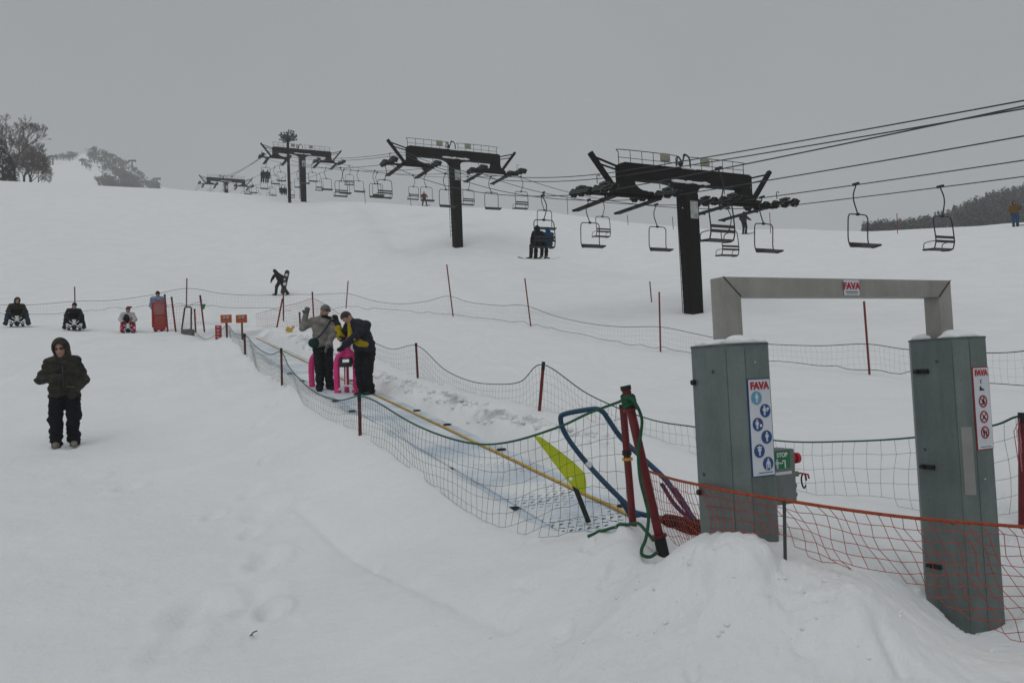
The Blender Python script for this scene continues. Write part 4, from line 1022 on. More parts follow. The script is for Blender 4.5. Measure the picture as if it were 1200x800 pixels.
# chairs: a seat for two under a bent hanger; the rider faces local -y
def make_chair(up):
    c = empty('lift_chair', (0,0,0), 0, 'x', 'lift chair', 'chairs of the twin chairlift')
    q = MB(); q.tube(smooth([(0,0,.03), (-.02,0,-.06), (-.15,0,-.32), (-.17,0,-.58), (-.07,0,-.90), (0,0,-1.08)], 5), .024, 8)
    q.box((0,0,.03), (.09,.26,.09)); q.ball((0,0,-1.1), (.1,.07,.06)); q.build('hanger', M['chair'], c)
    q = MB(); W = .52
    path = [(-W,-.02,-2.30), (-W,.04,-2.12), (-W,.05,-1.9), (-W,.0,-1.3), (-W+.05,0,-1.17), (-W+.16,0,-1.11), (W-.16,0,-1.11), (W-.05,0,-1.17), (W,0,-1.3), (W,.05,-1.9), (W,.04,-2.12), (W,-.02,-2.30)]
    q.tube(smooth(path, 3), .023, 8)
    for x in (-W, W): q.tube(smooth([(x,-.02,-2.30), (x,-.15,-2.36), (x,-.5,-2.33)], 4), .022, 8)
    q.build('frame', M['chair'], c)
    for x in ((-W, W) if up else ()): MB().tube(smooth([(x,.03,-2.05), (x,-.2,-2.04), (x,-.4,-2.06), (x,-.47,-2.15), (x,-.46,-2.31)], 4), .016, 6).build('armrest', M['chair'], c)
    q = MB()
    for k in range(5): q.box((0, -.06-k*.105, -2.325+.006*k), (2*W+.04, .092, .045))
    q.build('seat', M['seat'], c, bevel=.004)
    q = MB()
    for k in range(2 if up else 1): q.box((0, .035, (-2.06 if up else -2.22)+k*.16), (2*W-.03, .025, .10 if up else .13))
    q.build('backrest', M['seat'], c, bevel=.004)
    return c
chair_kinds = {True: make_chair(True), False: make_chair(False)}; fresh = {True, False}
def hang(px, s):
    """distance along rope s at which the photograph shows it in column px"""
    lo, hi = -27., 205.
    def f(m_):
        v = lift(s, m_); return 600+FPX*(v.dot(cR))/(v.dot(cF))
    for _ in range(60):
        mid = (lo+hi)/2
        if f(mid) > px: lo = mid
        else: hi = mid
    return (lo+hi)/2
UPSIDE = {-5.: True, -1.8: False, 1.8: False, 5.: True}
CH = [ # column, rope, label
 (1003, 1.8, 'empty chair hanging in the open right of the nearest tower, its seat pointing right'),
 (1102, 5, 'rightmost empty chair, with its seat pointing left'),
 (842, -5, 'large empty chair just right of the nearest tower column, hanging on the nearest rope'),
 (853, 5, 'small empty chair seen below and behind the large chair right of the tower column'),
 (893, 1.8, 'empty chair below the right end of the nearest tower crossarm'),
 (769, 1.8, 'empty chair just left of the nearest tower column'),
 (690, -1.8, 'empty chair below the left end of the nearest tower crossarm'),
 (705, 5, 'small empty chair up behind the left sheaves of the nearest tower'),
 (636, -5, 'chair carrying two riders with skis, seen from behind'),
 (637, 1.8, 'empty chair right above the chair carrying two riders'),
 (610, 5, 'small empty chair below the right end of the second tower crossarm'),
 (575, 1.8, 'empty chair just right of the second tower column'),
 (548, 5, 'small empty chair close behind the second tower column, to its right'),
 (522, -1.8, 'empty chair just left of the second tower column'),
 (499, 1.8, 'empty chair above the distant skier in red'),
 (484, 5, 'small empty chair left of the chair above the distant skier in red'),
 (450, -5, 'empty chair below the left end of the second tower crossarm'),
 (439, -1.8, 'empty chair left of the one under the second tower crossarm end'),
 (442, 1.8, 'small empty chair behind the pair left of the second tower'),
 (399, -5, 'larger empty chair of the cluster below the right end of the third tower crossarm'),
 (403, -1.8, 'empty chair in the middle of the cluster right of the third tower'),
 (409, 5, 'smallest empty chair of the cluster right of the third tower'),
 (374, 5, 'empty chair just right of the third tower column, upper one'),
 (382, -1.8, 'empty chair right of the third tower column, lower one'),
 (349, 1.8, 'empty chair between the mast and the third tower column'),
 (341, 5, 'empty chair hidden partly by the mast, upper one'),
 (329, -1.8, 'empty chair just left of the mast, low above the crest'),
 (311, -5, 'chair with two riders under the left end of the third tower crossarm'),
 (331, 1.8, 'chair with two dark riders just left of the mast'),
 (319, 1.8, 'empty chair below the two riders left of the mast'),
 (309, -1.8, 'empty chair low above the crest between the farthest tower and the mast'),
 (302, 5, 'empty chair up right of the farthest tower'),
 (292, 1.8, 'empty chair close right of the farthest tower, upper one'),
 (290, -1.8, 'empty chair close right of the farthest tower, lower one'),
 (282, 5, 'empty chair right beside the farthest tower column'),
 (262, -1.8, 'empty chair left of the farthest tower column, partly behind the crest'),
 (246, -5, 'leftmost chair, with a dark rider, partly behind the crest'),
]
CHAIRPOS = {}
CH += [(px, s, lb) for px, s, lb in [(270, 5, 'tiny chair behind the farthest tower column'), (286, 1.8, 'tiny chair between the farthest tower and the mast, just above the crest'), (296, -1.8, 'tiny chair above the crest under the far pair of riders'),
 (316, 5, 'small chair up behind the far pair of riders'), (356, -1.8, 'small chair hanging close left of the third tower column'), (366, 1.8, 'small chair half hidden by the third tower column'), (420, 1.8, 'small empty chair alone between the third tower cluster and the next pair'), (322, -1.8, 'small chair low above the crest, left of the mast foot')]]
for px, s, lb in CH:
    m_ = hang(px, s); p = lift(s, m_)
    up = UPSIDE[s]; c = chair_kinds[up] if up in fresh else copy_tree(chair_kinds[up]); fresh.discard(up)
    c.location = p
    rz = -LAZ+(math.pi if up else 0)
    swing = random.uniform(-.05, .05)
    c.rotation_euler = (0, 0, rz+swing); c['label'] = lb; CHAIRPOS[px] = (p, rz+swing)

# mast on the crest
mb_ = P(339.5, 236, 95); mb_.z = gz(mb_.x, mb_.y); kk = 95/FPX
mo = empty('floodlight_mast', mb_, 0, 'tall dark mast on the crest topped by a bristly round cluster of lamps', 'mast')
mt = P(337, 160, 95)-mb_
MB().tube([(0,0,-1), (mt.x,0,mt.z-.3)], [.20, .15], 10).build('mast', M['tower'], mo)
q = MB(); r = random.Random(5)
for k in range(80):
    a = r.uniform(0, 6.28); rr_ = r.uniform(.3, 1.15); z = r.uniform(-.75, .8)*math.sqrt(max(.1, 1-(rr_/1.3)**2))
    c = Vector((mt.x+rr_*math.cos(a)*.95, rr_*math.sin(a)*.6, mt.z+z))
    q.bar((mt.x, 0, mt.z-.5), c, .035, .035); q.box(c, (.16, .10, .15), Matrix.Rotation(a, 3, 'Z'))
q.tube([(mt.x,0,mt.z-.5), (mt.x,0,mt.z+.55)], .08, 8)
q.build('lamp_cluster', M['lamp'], mo)

# ------------------------------------------------------------------ people
def fabric(name, col, var=.25, scale=9, bump=.5):
    return mat(name, col, .85, 0, var, scale, bump, 22, .2)
SKIN = mat('skin', (.36, .21, .16), .6, 0, .06, 20)
FB = {}
def fab(name, col, **k):
    if name not in FB: FB[name] = fabric(name, col, **k)
    return FB[name]
def camo():
    m = bpy.data.materials.new('camouflage_cloth'); m.use_nodes = True; nt = m.node_tree; L = nt.links.new
    b = nt.nodes['Principled BSDF']; b.inputs['Roughness'].default_value = .85
    tc = nt.nodes.new('ShaderNodeTexCoord'); n = nt.nodes.new('ShaderNodeTexNoise'); n.inputs['Scale'].default_value = 9; n.inputs['Detail'].default_value = 2.5
    cr = nt.nodes.new('ShaderNodeValToRGB'); cr.color_ramp.interpolation = 'CONSTANT'
    e = cr.color_ramp.elements; e[0].position = 0; e[0].color = (.010,.010,.008,1); e[1].position = .46; e[1].color = (.021,.018,.012,1)
    x = e.new(.55); x.color = (.032,.027,.017,1); x = e.new(.64); x.color = (.018,.020,.012,1)
    L(tc.outputs['Object'], n.inputs['Vector']); L(n.outputs['Fac'], cr.inputs[0]); L(cr.outputs[0], b.inputs['Base Color'])
    n2 = nt.nodes.new('ShaderNodeTexNoise'); n2.inputs['Scale'].default_value = 16; bp = nt.nodes.new('ShaderNodeBump'); bp.inputs['Strength'].default_value = .6; bp.inputs['Distance'].default_value = .03
    L(tc.outputs['Object'], n2.inputs['Vector']); L(n2.outputs['Fac'], bp.inputs['Height']); L(bp.outputs[0], b.inputs['Normal'])
    return m
def align(z, x):
    z = Vector(z).normalized(); x = Vector(x); y = z.cross(x).normalized(); x = y.cross(z)
    return np.array([[x.x, y.x, z.x], [x.y, y.y, z.y], [x.z, y.z, z.z]])
BASE = dict(hipL=(.10,0,.92), hipR=(-.10,0,.92), kneeL=(.115,-.03,.50), kneeR=(-.115,-.03,.50), ankL=(.12,.02,.09), ankR=(-.12,.02,.09), toeL=(.14,-.15,.045), toeR=(-.14,-.15,.045),
    pelvis=(0,0,.96), chest=(0,.0,1.30), neck=(0,-.01,1.50), head=(0,-.03,1.635), shL=(.19,0,1.42), shR=(-.19,0,1.42), elL=(.27,.03,1.15), elR=(-.27,.03,1.15), wrL=(.25,-.10,.93), wrR=(-.25,-.10,.93))
def body(J, fat=1., legfat=1., fingers=True, headwear=5, skirt=0., hs=1., shoe=1.):
    """primitives of one continuous clothed body; materials 0 jacket 1 trousers 2 skin 3 boots 4 gloves 5 headwear"""
    J = {k: Vector(v) for k, v in {**BASE, **J}.items()}; pr = []
    sp = J['chest']-J['pelvis']; ax_ = J['shL']-J['shR']; R_ = align(sp, ax_)
    R2 = align(J['neck']-J['chest'], ax_); hipx = J['hipL']-J['hipR']
    pr.append(E(J['chest']+(J['neck']-J['chest'])*.15, (.205*fat, .145*fat, .21), 0, R2))
    pr.append(E(J['pelvis']+sp*.52, (.195*fat, .150*fat, .20), 0, R_))
    pr.append(E(J['pelvis']+sp*.06, (.195*fat, .155*fat, .14+skirt), 0, align(sp, hipx)))
    for a in ('shL', 'shR'): pr.append(C(J['neck']-(J['neck']-J['chest'])*.18, J[a], .075*fat, .085*fat, 0))
    for s in 'LR':
        pr.append(C(J['sh'+s], J['el'+s], .086*fat, .069*fat, 0)); pr.append(C(J['el'+s], J['wr'+s], .069*fat, .052*fat, 0))
        pr.append(C(J['hip'+s], J['knee'+s], .112*legfat, .088*legfat, 1)); pr.append(C(J['knee'+s], J['ank'+s], .088*legfat, .076*legfat, 1))
        a, t = J['ank'+s], J['toe'+s]
        pr.append(C(a+Vector((0,.03,-.03)), t, .060*shoe, .046*shoe, 3)); pr.append(C(a, a+Vector((0,.035,-.05)), .062*shoe, .052*shoe, 3))
        pr += hand(J['wr'+s], J['wr'+s]-J['el'+s], J.get('palm'+s), s, fingers)
    nk = J['neck']; hd = J['head']
    pr.append(C(nk-Vector((0,0,.03)), nk+(hd-nk)*.4, .072, .06, 0))
    f = J.get('face', Vector((0,-1,0))).normalized(); up = (hd-nk).normalized(); sd_ = f.cross(up).normalized()
    Rh = align(up, sd_)
    pr.append(E(hd, (.076*hs, .094*hs, .115*hs), 2, Rh)); pr.append(C(hd-up*.05*hs+f*.035*hs, hd-up*.09*hs+f*.055*hs, .05*hs, .032*hs, 2))
    pr.append(C(hd+f*.088*hs+up*.005, hd+f*.108*hs-up*.028*hs, .012, .017, 2))
    pr.append(C(hd+f*.075-up*.062-sd_*.018, hd+f*.075-up*.062+sd_*.018, .012, .012, 2))
    for e in (-1, 1): pr.append(E(hd+sd_*e*.076-up*.01, (.015, .022, .034), 2, Rh))
    return pr, (hd, f, up, sd_)
def hand(wr, d, palm, s, fingers, mi=4, spread=.35):
    d = Vector(d).normalized(); n = Vector(palm) if palm is not None else Vector((0,-1,0))
    n = (n-d*n.dot(d)); n = n.normalized() if n.length > .01 else Vector((1,0,0)); x = d.cross(n)
    if s == 'R': x = -x
    pr = [C(wr, wr+d*.03, .036, .036, mi), E(wr+d*.065, (.046, .024, .05), mi, np.array([[x.x, n.x, d.x], [x.y, n.y, d.y], [x.z, n.z, d.z]]))]
    if not fingers: pr.append(E(wr+d*.11+n*.012, (.040, .024, .045), mi, np.array([[x.x, n.x, d.x], [x.y, n.y, d.y], [x.z, n.z, d.z]]))); return pr
    for i, L in enumerate((.066, .076, .071, .056)):
        o_ = wr+d*.10+x*(.033-.0225*i); dirn = (d+x*(.16-.11*i)*spread*2+n*.12).normalized()
        k1 = o_+dirn*L*.55; k2 = k1+(dirn+n*.45).normalized()*L*.5
        pr += [C(o_-d*.02, k1, .0125, .0115, mi), C(k1, k2, .0115, .010, mi)]
    t0 = wr+d*.045+x*.038; t1 = t0+(x*.8+d*.65+n*.3).normalized()*.045; t2 = t1+(x*.35+d*.9+n*.4).normalized()*.035
    pr += [C(t0, t1, .016, .0135, mi), C(t1, t2, .0135, .0115, mi)]
    return pr
def hat_prims(h, brim=False, r=1.07):
    hd, f, up, sd_ = h; R_ = align(up, sd_)
    return [E(hd+up*.035, (.085*r, .103*r, .098*r), 0, R_)]
def hood_prims(h, r=1.0):
    hd, f, up, sd_ = h; R_ = align(up, sd_)
    add = [E(hd-f*.02+up*.01, (.112*r, .125*r, .145*r), 0, R_), C(hd-f*.05-up*.10, hd-up*.13+f*.02, .105*r, .10*r, 0)]
    cut = [E(hd+f*.115-up*.012, (.072*r, .115*r, .098*r), 0, R_)]
    return add, cut
def person(loc, rz, J, mats, label, scale=1., h=.02, k=.022, group=None, fingers=False, hood=None, hat=None, goggles=None, hem=None, folds=.013, **kw):
    pr, hh = body(J, fingers=fingers, **kw)
    o = sdf_mesh('person', pr, mats, h, k, None, (), loc, rz, hem, folds); hs_ = kw.get('hs', 1.)
    o.scale = (scale,)*3
    tag(o, label, 'person', group)
    if hood is not None:
        a, c = hood_prims(hh, hs_*(1.06 if hs_ > 1 else 1.)); sdf_mesh('hood', a, [hood], min(h, .014), .02, o, c)
    if hat is not None:
        hd, f, up, sd_ = hh
        sdf_mesh('hat', hat_prims(hh), [hat], min(h, .014), .02, o, [E(hd+f*.11-up*.06, (.10, .09, .085), 0, align(up, sd_)), ])
    if goggles is not None:
        hd, f, up, sd_ = hh
        q = MB()
        for e in (-1, 1): q.ball(hd+f*.088*hs_+up*.018+sd_*e*.034*hs_, (.030, .016, .023), 12, 8); q.bar(hd+f*.085*hs_+up*.022+sd_*e*.06, hd+up*.02+sd_*e*.084*hs_, .008, .012)
        q.bar(hd+f*.1*hs_+up*.022-sd_*.012, hd+f*.1*hs_+up*.022+sd_*.012, .008, .008); q.build('sunglasses', goggles, o)
    return o, hh
BLK = fab('black_cloth', (.012,.012,.014)); BOOT = fab('boot_leather', (.02,.02,.022)); GLV = fab('dark_glove', (.015,.016,.018))
GLASS = mat('dark_lens', (.02,.012,.012), .25, 0, 0)

# walking man
g0 = gp(77, 522.5, 12.4)
J = dict(hipL=(.10,0,.93), hipR=(-.10,0,.93), kneeL=(.125,-.06,.51), kneeR=(-.135,-.02,.51), ankL=(.115,.03,.10), ankR=(-.12,-.06,.09), toeL=(.125,-.13,.045), toeR=(-.14,-.23,.045),
     pelvis=(0,0,.97), chest=(-.01,-.03,1.28), neck=(-.02,-.07,1.49), head=(-.04,-.11,1.62), face=(-.18,-1,-.25), shL=(.165,-.02,1.38), shR=(-.185,-.02,1.38), elL=(.29,.05,1.11), elR=(-.34,.02,1.13), wrL=(.17,-.15,.93), wrR=(-.14,-.19,1.14), palmL=(-1,.2,0), palmR=(1,.2,0))
CAM = camo()
o, hh = person(g0, rad(26), J, [CAM, fab('black_trousers', (.007,.008,.012)), SKIN, fab('pale_shoes', (.20,.18,.15)), fab('man_glove', (.03,.03,.028)), CAM],
    'man in a dark hooded camouflage jacket walking down the snow toward the camera', .945, .0125, .04, None, True, CAM, None, GLASS, .84, .017, fat=1.15, legfat=1.2, skirt=.05, hs=1.14, shoe=.85)
q = MB()
for e in (1, -1): q.box((.33*e if e > 0 else -.36, -.03, 1.12), (.02, .05, .03))
MB().box((.30, -.035, 1.10), (.04, .03, .05), Matrix.Rotation(.4, 3, 'Y')).build('sleeve_tag', fab('tag_cloth', (.35,.36,.35)), o)
MB().tube([(-.012, -.195, 1.42), (-.012, -.20, 1.3), (-.012, -.19, 1.0)], .007, 6).build('zip', M['sheave'], o)
MB().box((.09, -.178, .99), (.13, .012, .016), Matrix.Rotation(.15, 3, 'Y')).build('pocket_flap', fab('tag_cloth2', (.10,.11,.10)), o)

# sleds: a plastic hull of two runners and a nose; local z is the length, the nose up
def make_sled(hull, accent, label, loc, rot, group=None):
    t = empty('snow_sled', loc, 0, label, 'sled', group); t.rotation_euler = rot
    pr = []
    for e in (-1, 1):
        arc = smooth([(e*.155,-.03,-.02), (e*.160,0,.06), (e*.170,-.02,.30), (e*.168,-.02,.50), (e*.14,-.01,.63), (e*.085,0,.71), (e*.05,0,.80)], 3)
        pr += [C(a_, b_, .050, .050) for a_, b_ in zip(arc[:-1], arc[1:])]
    pr += [C((0,.02,.05), (0,.02,.5), .045, .045), E((0,0,.86), (.100, .055, .17)), C((-.05,0,.66), (.05,0,.66), .05, .05), E((0,-.01,.97), (.088,.045,.055))]
    sdf_mesh('hull', pr, [hull], .014, .03, t)
    q = MB(); q.box((0,-.075,.50), (.22,.06,.08)).box((-.085,-.07,.55), (.05,.06,.17)).box((.085,-.07,.55), (.05,.06,.17)); q.build('seat_bracket', M['sledblack'], t, bevel=.012)
    q = MB(); q.tube([(0,-.07,.46), (0,-.09,.1)], .014, 8); q.tube(smooth([(-.13,-.08,.05), (-.07,-.10,.10), (0,-.10,.12), (.07,-.10,.10), (.13,-.08,.05)], 5), .018, 8); q.build('steering_bar', accent, t)
    q = MB(); q.box((-.055,-.055,.90), (.07,.03,.10)); q.box((.1,-.02,.80), (.05,.06,.16), Matrix.Rotation(.3, 3, 'Y')); q.box((-.11,-.03,.70), (.04,.05,.1)); q.build('snow_patch', M['snowcap'], t, bevel=.02)
    q = MB(); q.box((-.06,-.056,1.0), (.10,.03,.09)); q.build('nose_grip', fab('dark_pink', (.14,.015,.04)), t, bevel=.012)
    return t
sp1 = gp(406.5, 463.5, 14.2); sp1.z = max(sp1.z, sp1.z)
make_sled(M['pink'], M['white'], 'pink plastic sled stood on end between the two people on the belt', sp1+Vector((0,0,.04)), (rad(-8), 0, rad(6)), 'pink sleds stood on end')
sp2 = gp(374.5, 457, 15.0)
make_sled(M['pink'], M['white'], 'pink plastic sled stood on end behind the person in the grey jacket', sp2+Vector((0,.12,-.05)), (rad(4), 0, rad(190)), 'pink sleds stood on end')
q0 = gp(380, 459, 14.6)
J = dict(hipL=(.09,0,.92), hipR=(-.09,.0,.92), kneeL=(.10,-.02,.50), kneeR=(-.08,-.02,.50), ankL=(.12,.03,.09), ankR=(-.08,.0,.09), toeL=(.17,-.12,.045), toeR=(-.10,-.17,.045),
     chest=(-.01,-.01,1.30), neck=(.01,-.03,1.49), head=(.06,-.06,1.61), face=(.75,-.8,-.12), shL=(.19,-.04,1.40), shR=(-.18,.02,1.41), elL=(.20,-.12,1.13), elR=(-.37,.0,1.30), wrL=(.10,-.22,.93), wrR=(-.31,-.05,1.53), palmR=(.3,-1,0), palmL=(1,.2,0))
o, hh = person(q0, rad(14), J, [fab('grey_jacket', (.20,.19,.175)), fab('charcoal_trousers', (.014,.016,.019)), SKIN, BOOT, fab('grey_glove', (.12,.12,.115)), BLK],
    'person in a grey jacket and grey knit hat raising one arm beside the pink sled', .92, .0125, .03, None, True, None, fab('grey_knit', (.13,.14,.14)), GLASS, .90, fat=.98, legfat=1.02)
sdf_mesh('shoulder_bag', [E((-.17,-.13,.98), (.11,.07,.10), 0, None)], [fab('bag_cloth', (.012,.035,.032))], .014, .02, o)
MB().tube(smooth([(.17,-.13,1.42), (.10,-.185,1.30), (-.02,-.20,1.15), (-.14,-.19,1.04)], 5), .013, 6).build('bag_strap', fab('strap_cloth', (.015,.018,.02)), o)
MB().tube(smooth([(.17,-.10,1.46), (.08,-.12,1.50), (.0,-.10,1.50)], 4), .03, 8).build('scarf', BLK, o)
q1 = gp(427, 466, 14.0)
J = dict(hipL=(.10,.10,.90), hipR=(-.08,.10,.90), kneeL=(.09,-.02,.49), kneeR=(-.08,.02,.49), ankL=(.10,.07,.09), ankR=(-.05,.05,.09), toeL=(.05,-.10,.045), toeR=(-.12,-.12,.045),
     pelvis=(.02,.06,.95), chest=(-.04,-.05,1.25), neck=(-.13,-.11,1.41), head=(-.22,-.16,1.50), face=(-.65,-.75,-.35), shL=(.13,-.12,1.34), shR=(-.24,.0,1.36), elL=(-.03,-.30,1.13), elR=(-.37,-.12,1.15), wrL=(-.20,-.36,.98), wrR=(-.42,-.17,1.40), palmR=(-.2,-1,0), palmL=(-1,0,-.3))
o, hh = person(q1, rad(-10), J, [fab('navy_jacket', (.020,.023,.034)), fab('black_ski_trousers', (.012,.012,.014)), SKIN, fab('green_boot', (.012,.045,.030)), GLV, BLK],
    'person in a navy and yellow jacket bending over the pink sled, black glove raised', .93, .0125, .03, None, True, None, fab('brown_knit', (.055,.045,.038)), None, .86, fat=1.12, legfat=1.08)
YEL = fab('yellow_cloth', (.34,.25,.012))
# yellow panels: front band, hem and forearm
sdf_mesh('yellow_front', [C((-.17,-.17,1.36), (-.15,-.20,1.13), .05, .055), C((-.15,-.20,1.13), (.0,-.16,1.02), .06, .07), C((.0,-.16,1.02), (.10,-.10,.99), .065, .06)], [YEL], .014, .03, o)
sdf_mesh('yellow_sleeve', [C((-.37,-.122,1.15), (-.408,-.16,1.32), .084, .072)], [YEL], .014, .02, o)
sdf_mesh('yellow_cuff', [C((-.045,-.31,1.11), (-.02,-.27,1.18), .074, .05)], [YEL], .014, .02, o)
MB().box((-.02,-.205,1.27), (.06,.02,.05), Matrix.Rotation(-.5, 3, 'Z')).build('chest_badge', fab('badge', (.55,.56,.56)), o)

# riders sitting on small sleds
def rider_sled(x, y, d, label, plate):
    b = gp(x, y, d); t = empty('snow_sled', b, math.atan2(-b.x, b.y), label, 'sled', 'sleds ridden across the slope')
    pr = [C((-.20,-.42,.07), (-.22,.35,.07), .06, .06), C((.20,-.42,.07), (.22,.35,.07), .06, .06), C((0,-.40,.10), (0,.35,.14), .09, .10), C((-.2,-.42,.07), (-.2,-.56,.13), .055, .04), C((.2,-.42,.07), (.2,-.56,.13), .055, .04), E((0,-.46,.15), (.14,.12,.09))]
    sdf_mesh('hull', pr, [M['sledblack']], .02, .04, t)
    q = MB()
    for e in (-1, 1):
        q.bar((e*.03,-.60,.20), (e*.22,-.56,.06), .03, .09, (0,-1,0)); q.bar((e*.03,-.60,.22), (e*.18,-.56,.34), .03, .07, (0,-1,0)); q.box((e*.26,-.54,.16), (.09,.06,.16))
    q.box((0,-.61,.26), (.11,.04,.16)).box((0,-.60,.37), (.15,.035,.06))
    q.build('front_fork', M['white'], t, bevel=.012)
    MB().tube([(-.24,-.5,.40), (.24,-.5,.40)], .017, 8).build('handlebar', M['sledblack'], t)
    t.scale = (.80 if x < 100 else .74,)*3
    return b
def sitter(b, mats, label, sc=1., fat=1.2, spread=1., hood=None, hat=None, rz=0, group=None, **k):
    s = spread
    J = dict(pelvis=(0,.10,.34), hipL=(.10,.08,.33), hipR=(-.10,.08,.33), kneeL=(.30*s,-.30,.42), kneeR=(-.30*s,-.30,.42), ankL=(.36*s,-.48,.10), ankR=(-.36*s,-.48,.10), toeL=(.42*s,-.64,.06), toeR=(-.42*s,-.64,.06),
       chest=(0,.02,.66), neck=(0,-.05,.86), head=(.02,-.10,.98), face=(.1,-1,-.15), shL=(.18,-.01,.78), shR=(-.18,-.01,.78), elL=(.28,-.20,.56), elR=(-.28,-.20,.56), wrL=(.21,-.42,.44), wrR=(-.21,-.42,.44), palmL=(0,0,-1), palmR=(0,0,-1)); J.update(k)
    return person(b, math.atan2(-b.x, b.y), J, mats, label, sc, .02, .03, group, False, hood, hat, None, fat=fat, legfat=1.08)
b = rider_sled(20, 382, 27, 'black and white sled under the leftmost rider in an olive jacket', 0)
OL = fab('olive_jacket', (.024,.022,.015)); sitter(b, [OL, fab('blue_jeans', (.022,.035,.065)), SKIN, BOOT, GLV, BLK], 'leftmost sled rider, in a dark olive hooded jacket and blue trousers', .88, 1.22, 1.0, OL)
b = rider_sled(87, 386, 27, 'black and white sled under the rider in black', 0)
sitter(b, [fab('black_jacket', (.010,.011,.014)), BLK, SKIN, BOOT, GLV, BLK], 'sled rider dressed all in black with a furry collar, second from the left', .84, 1.15, .92, None, BLK)
b = rider_sled(150, 389, 27.2, 'small black and white sled under the child in pink', 0)
o, hh = sitter(b, [fab('white_jacket', (.42,.42,.42)), fab('pink_trousers', (.38,.03,.07)), SKIN, fab('crimson_boot', (.30,.02,.05)), GLV, BLK], 'child on a sled in a white jacket, crimson trousers and a dark red hat', .82, 1.1, .62, None, fab('maroon_hat', (.16,.02,.03)))
sdf_mesh('dark_vest', [E((-.04,-.10,.62), (.12,.09,.20))], [GLV], .02, .02, o)
sdf_mesh('hat_tassel', [C((.03,-.10,1.08), (.15,-.12,1.09), .035, .03)], [FB['maroon_hat']], .015, .02, o)

# child with an upright orange sled
b = gp(186.5, 389, 27.5)
J = dict(wrL=(.20,-.16,.98), wrR=(-.20,-.16,.98), elL=(.27,.0,1.14), elR=(-.27,.0,1.14), face=(-.2,-1,-.1))
person(b+Vector((-.07,.12,0)), rad(24), J, [fab('pale_blue_jacket', (.17,.22,.33)), fab('grey_trousers', (.05,.055,.07)), SKIN, BOOT, GLV, BLK], 'child in a pale blue jacket and dark hat standing behind an upright orange sled', .80, .02, .022, None, False, None, BLK, None, .84, fat=1.3, legfat=1.1)
q = MB(); W_, H_ = .24, 1.02; prof = []
t = empty('toboggan', b+Vector((.09,-.16,0)), rad(18), 'orange red toboggan held upright in front of the child in pale blue', 'toboggan')
out = [(-W_*.75,.03), (-W_*.92,.3), (-W_,.55), (-W_,.85), (-W_*.8,.98), (-W_*.4,1.03), (W_*.4,1.03), (W_*.8,.98), (W_,.85), (W_,.55), (W_*.92,.3), (W_*.75,.03)]
MB().prism(out, -.03, .03, 'y').build('shell', M['sledorange'], t, bevel=.02)
q = MB()
for x in (-W_+.03, W_-.03): q.box((x,-.05,.55), (.05,.06,.86))
q.box((0,-.05,.12), (.34,.04,.10)); q.build('rim', M['signred'], t, bevel=.015)
MB().box((0,-.045,.74), (.36,.02,.36)).build('faded_deck', mat('faded_deck', (.30,.115,.11), .6), t, bevel=.005)

# snowboarder walking left, board under the arm
b = gp(329, 346.5, 50)
J = dict(pelvis=(.02,0,.93), hipL=(.04,.08,.9), hipR=(.0,-.08,.9), kneeR=(-.22,-.1,.55), ankR=(-.28,-.1,.10), toeR=(-.46,-.12,.06), kneeL=(.16,.1,.52), ankL=(.42,.1,.14), toeL=(.30,.1,.05),
  chest=(-.14,0,1.26), neck=(-.25,0,1.42), head=(-.33,-.03,1.53), face=(-1,-.35,-.3), shL=(-.14,.18,1.36), shR=(-.20,-.19,1.36), elR=(-.38,-.24,1.12), wrR=(-.50,-.22,.90), elL=(.12,.16,1.20), wrL=(.26,.0,1.05), palmR=(1,0,0), palmL=(0,-1,0))
person(b, 0, J, [fab('black_jacket2', (.014,.012,.012)), fab('dark_green_trousers', (.010,.022,.020)), SKIN, BOOT, fab('light_glove', (.22,.22,.22)), BLK], 'snowboarder in black stooping and walking left up the slope with a board under one arm', 1.0, .022, .025, None, False, FB['black_jacket2'], None, None, .80, fat=1.2, legfat=1.15)
t = empty('snowboard', b+Vector((.36,-.22,.80)), 0, 'black and white snowboard carried upright behind the stooping snowboarder', 'snowboard'); t.rotation_euler = (0, rad(14), 0)
out = [(.15*math.cos(a)*1.0, (.62 if math.sin(a) > 0 else -.62)+.16*math.sin(a)) for a in [2*math.pi*k/28 for k in range(28)]]
MB().prism(out, -.012, .012, 'y').build('deck', M['sledblack'], t)
q = MB(); q.disc((.0,.46), .09, -.013, -.017, 20); q.prism([(-.11,.3), (.02,.34), (-.03,.1), (-.11,.12)], -.013, -.017, 'y'); q.prism([(-.08,-.05), (.09,.0), (.07,-.24), (-.09,-.2)], -.013, -.017, 'y'); q.build('graphic', M['white'], t)
for z in (.28, -.28): MB().box((0,-.05,z), (.24,.08,.1)).box((.0,-.12,z+.03), (.2,.07,.03)).build('binding', M['sledblack'], t, bevel=.01)

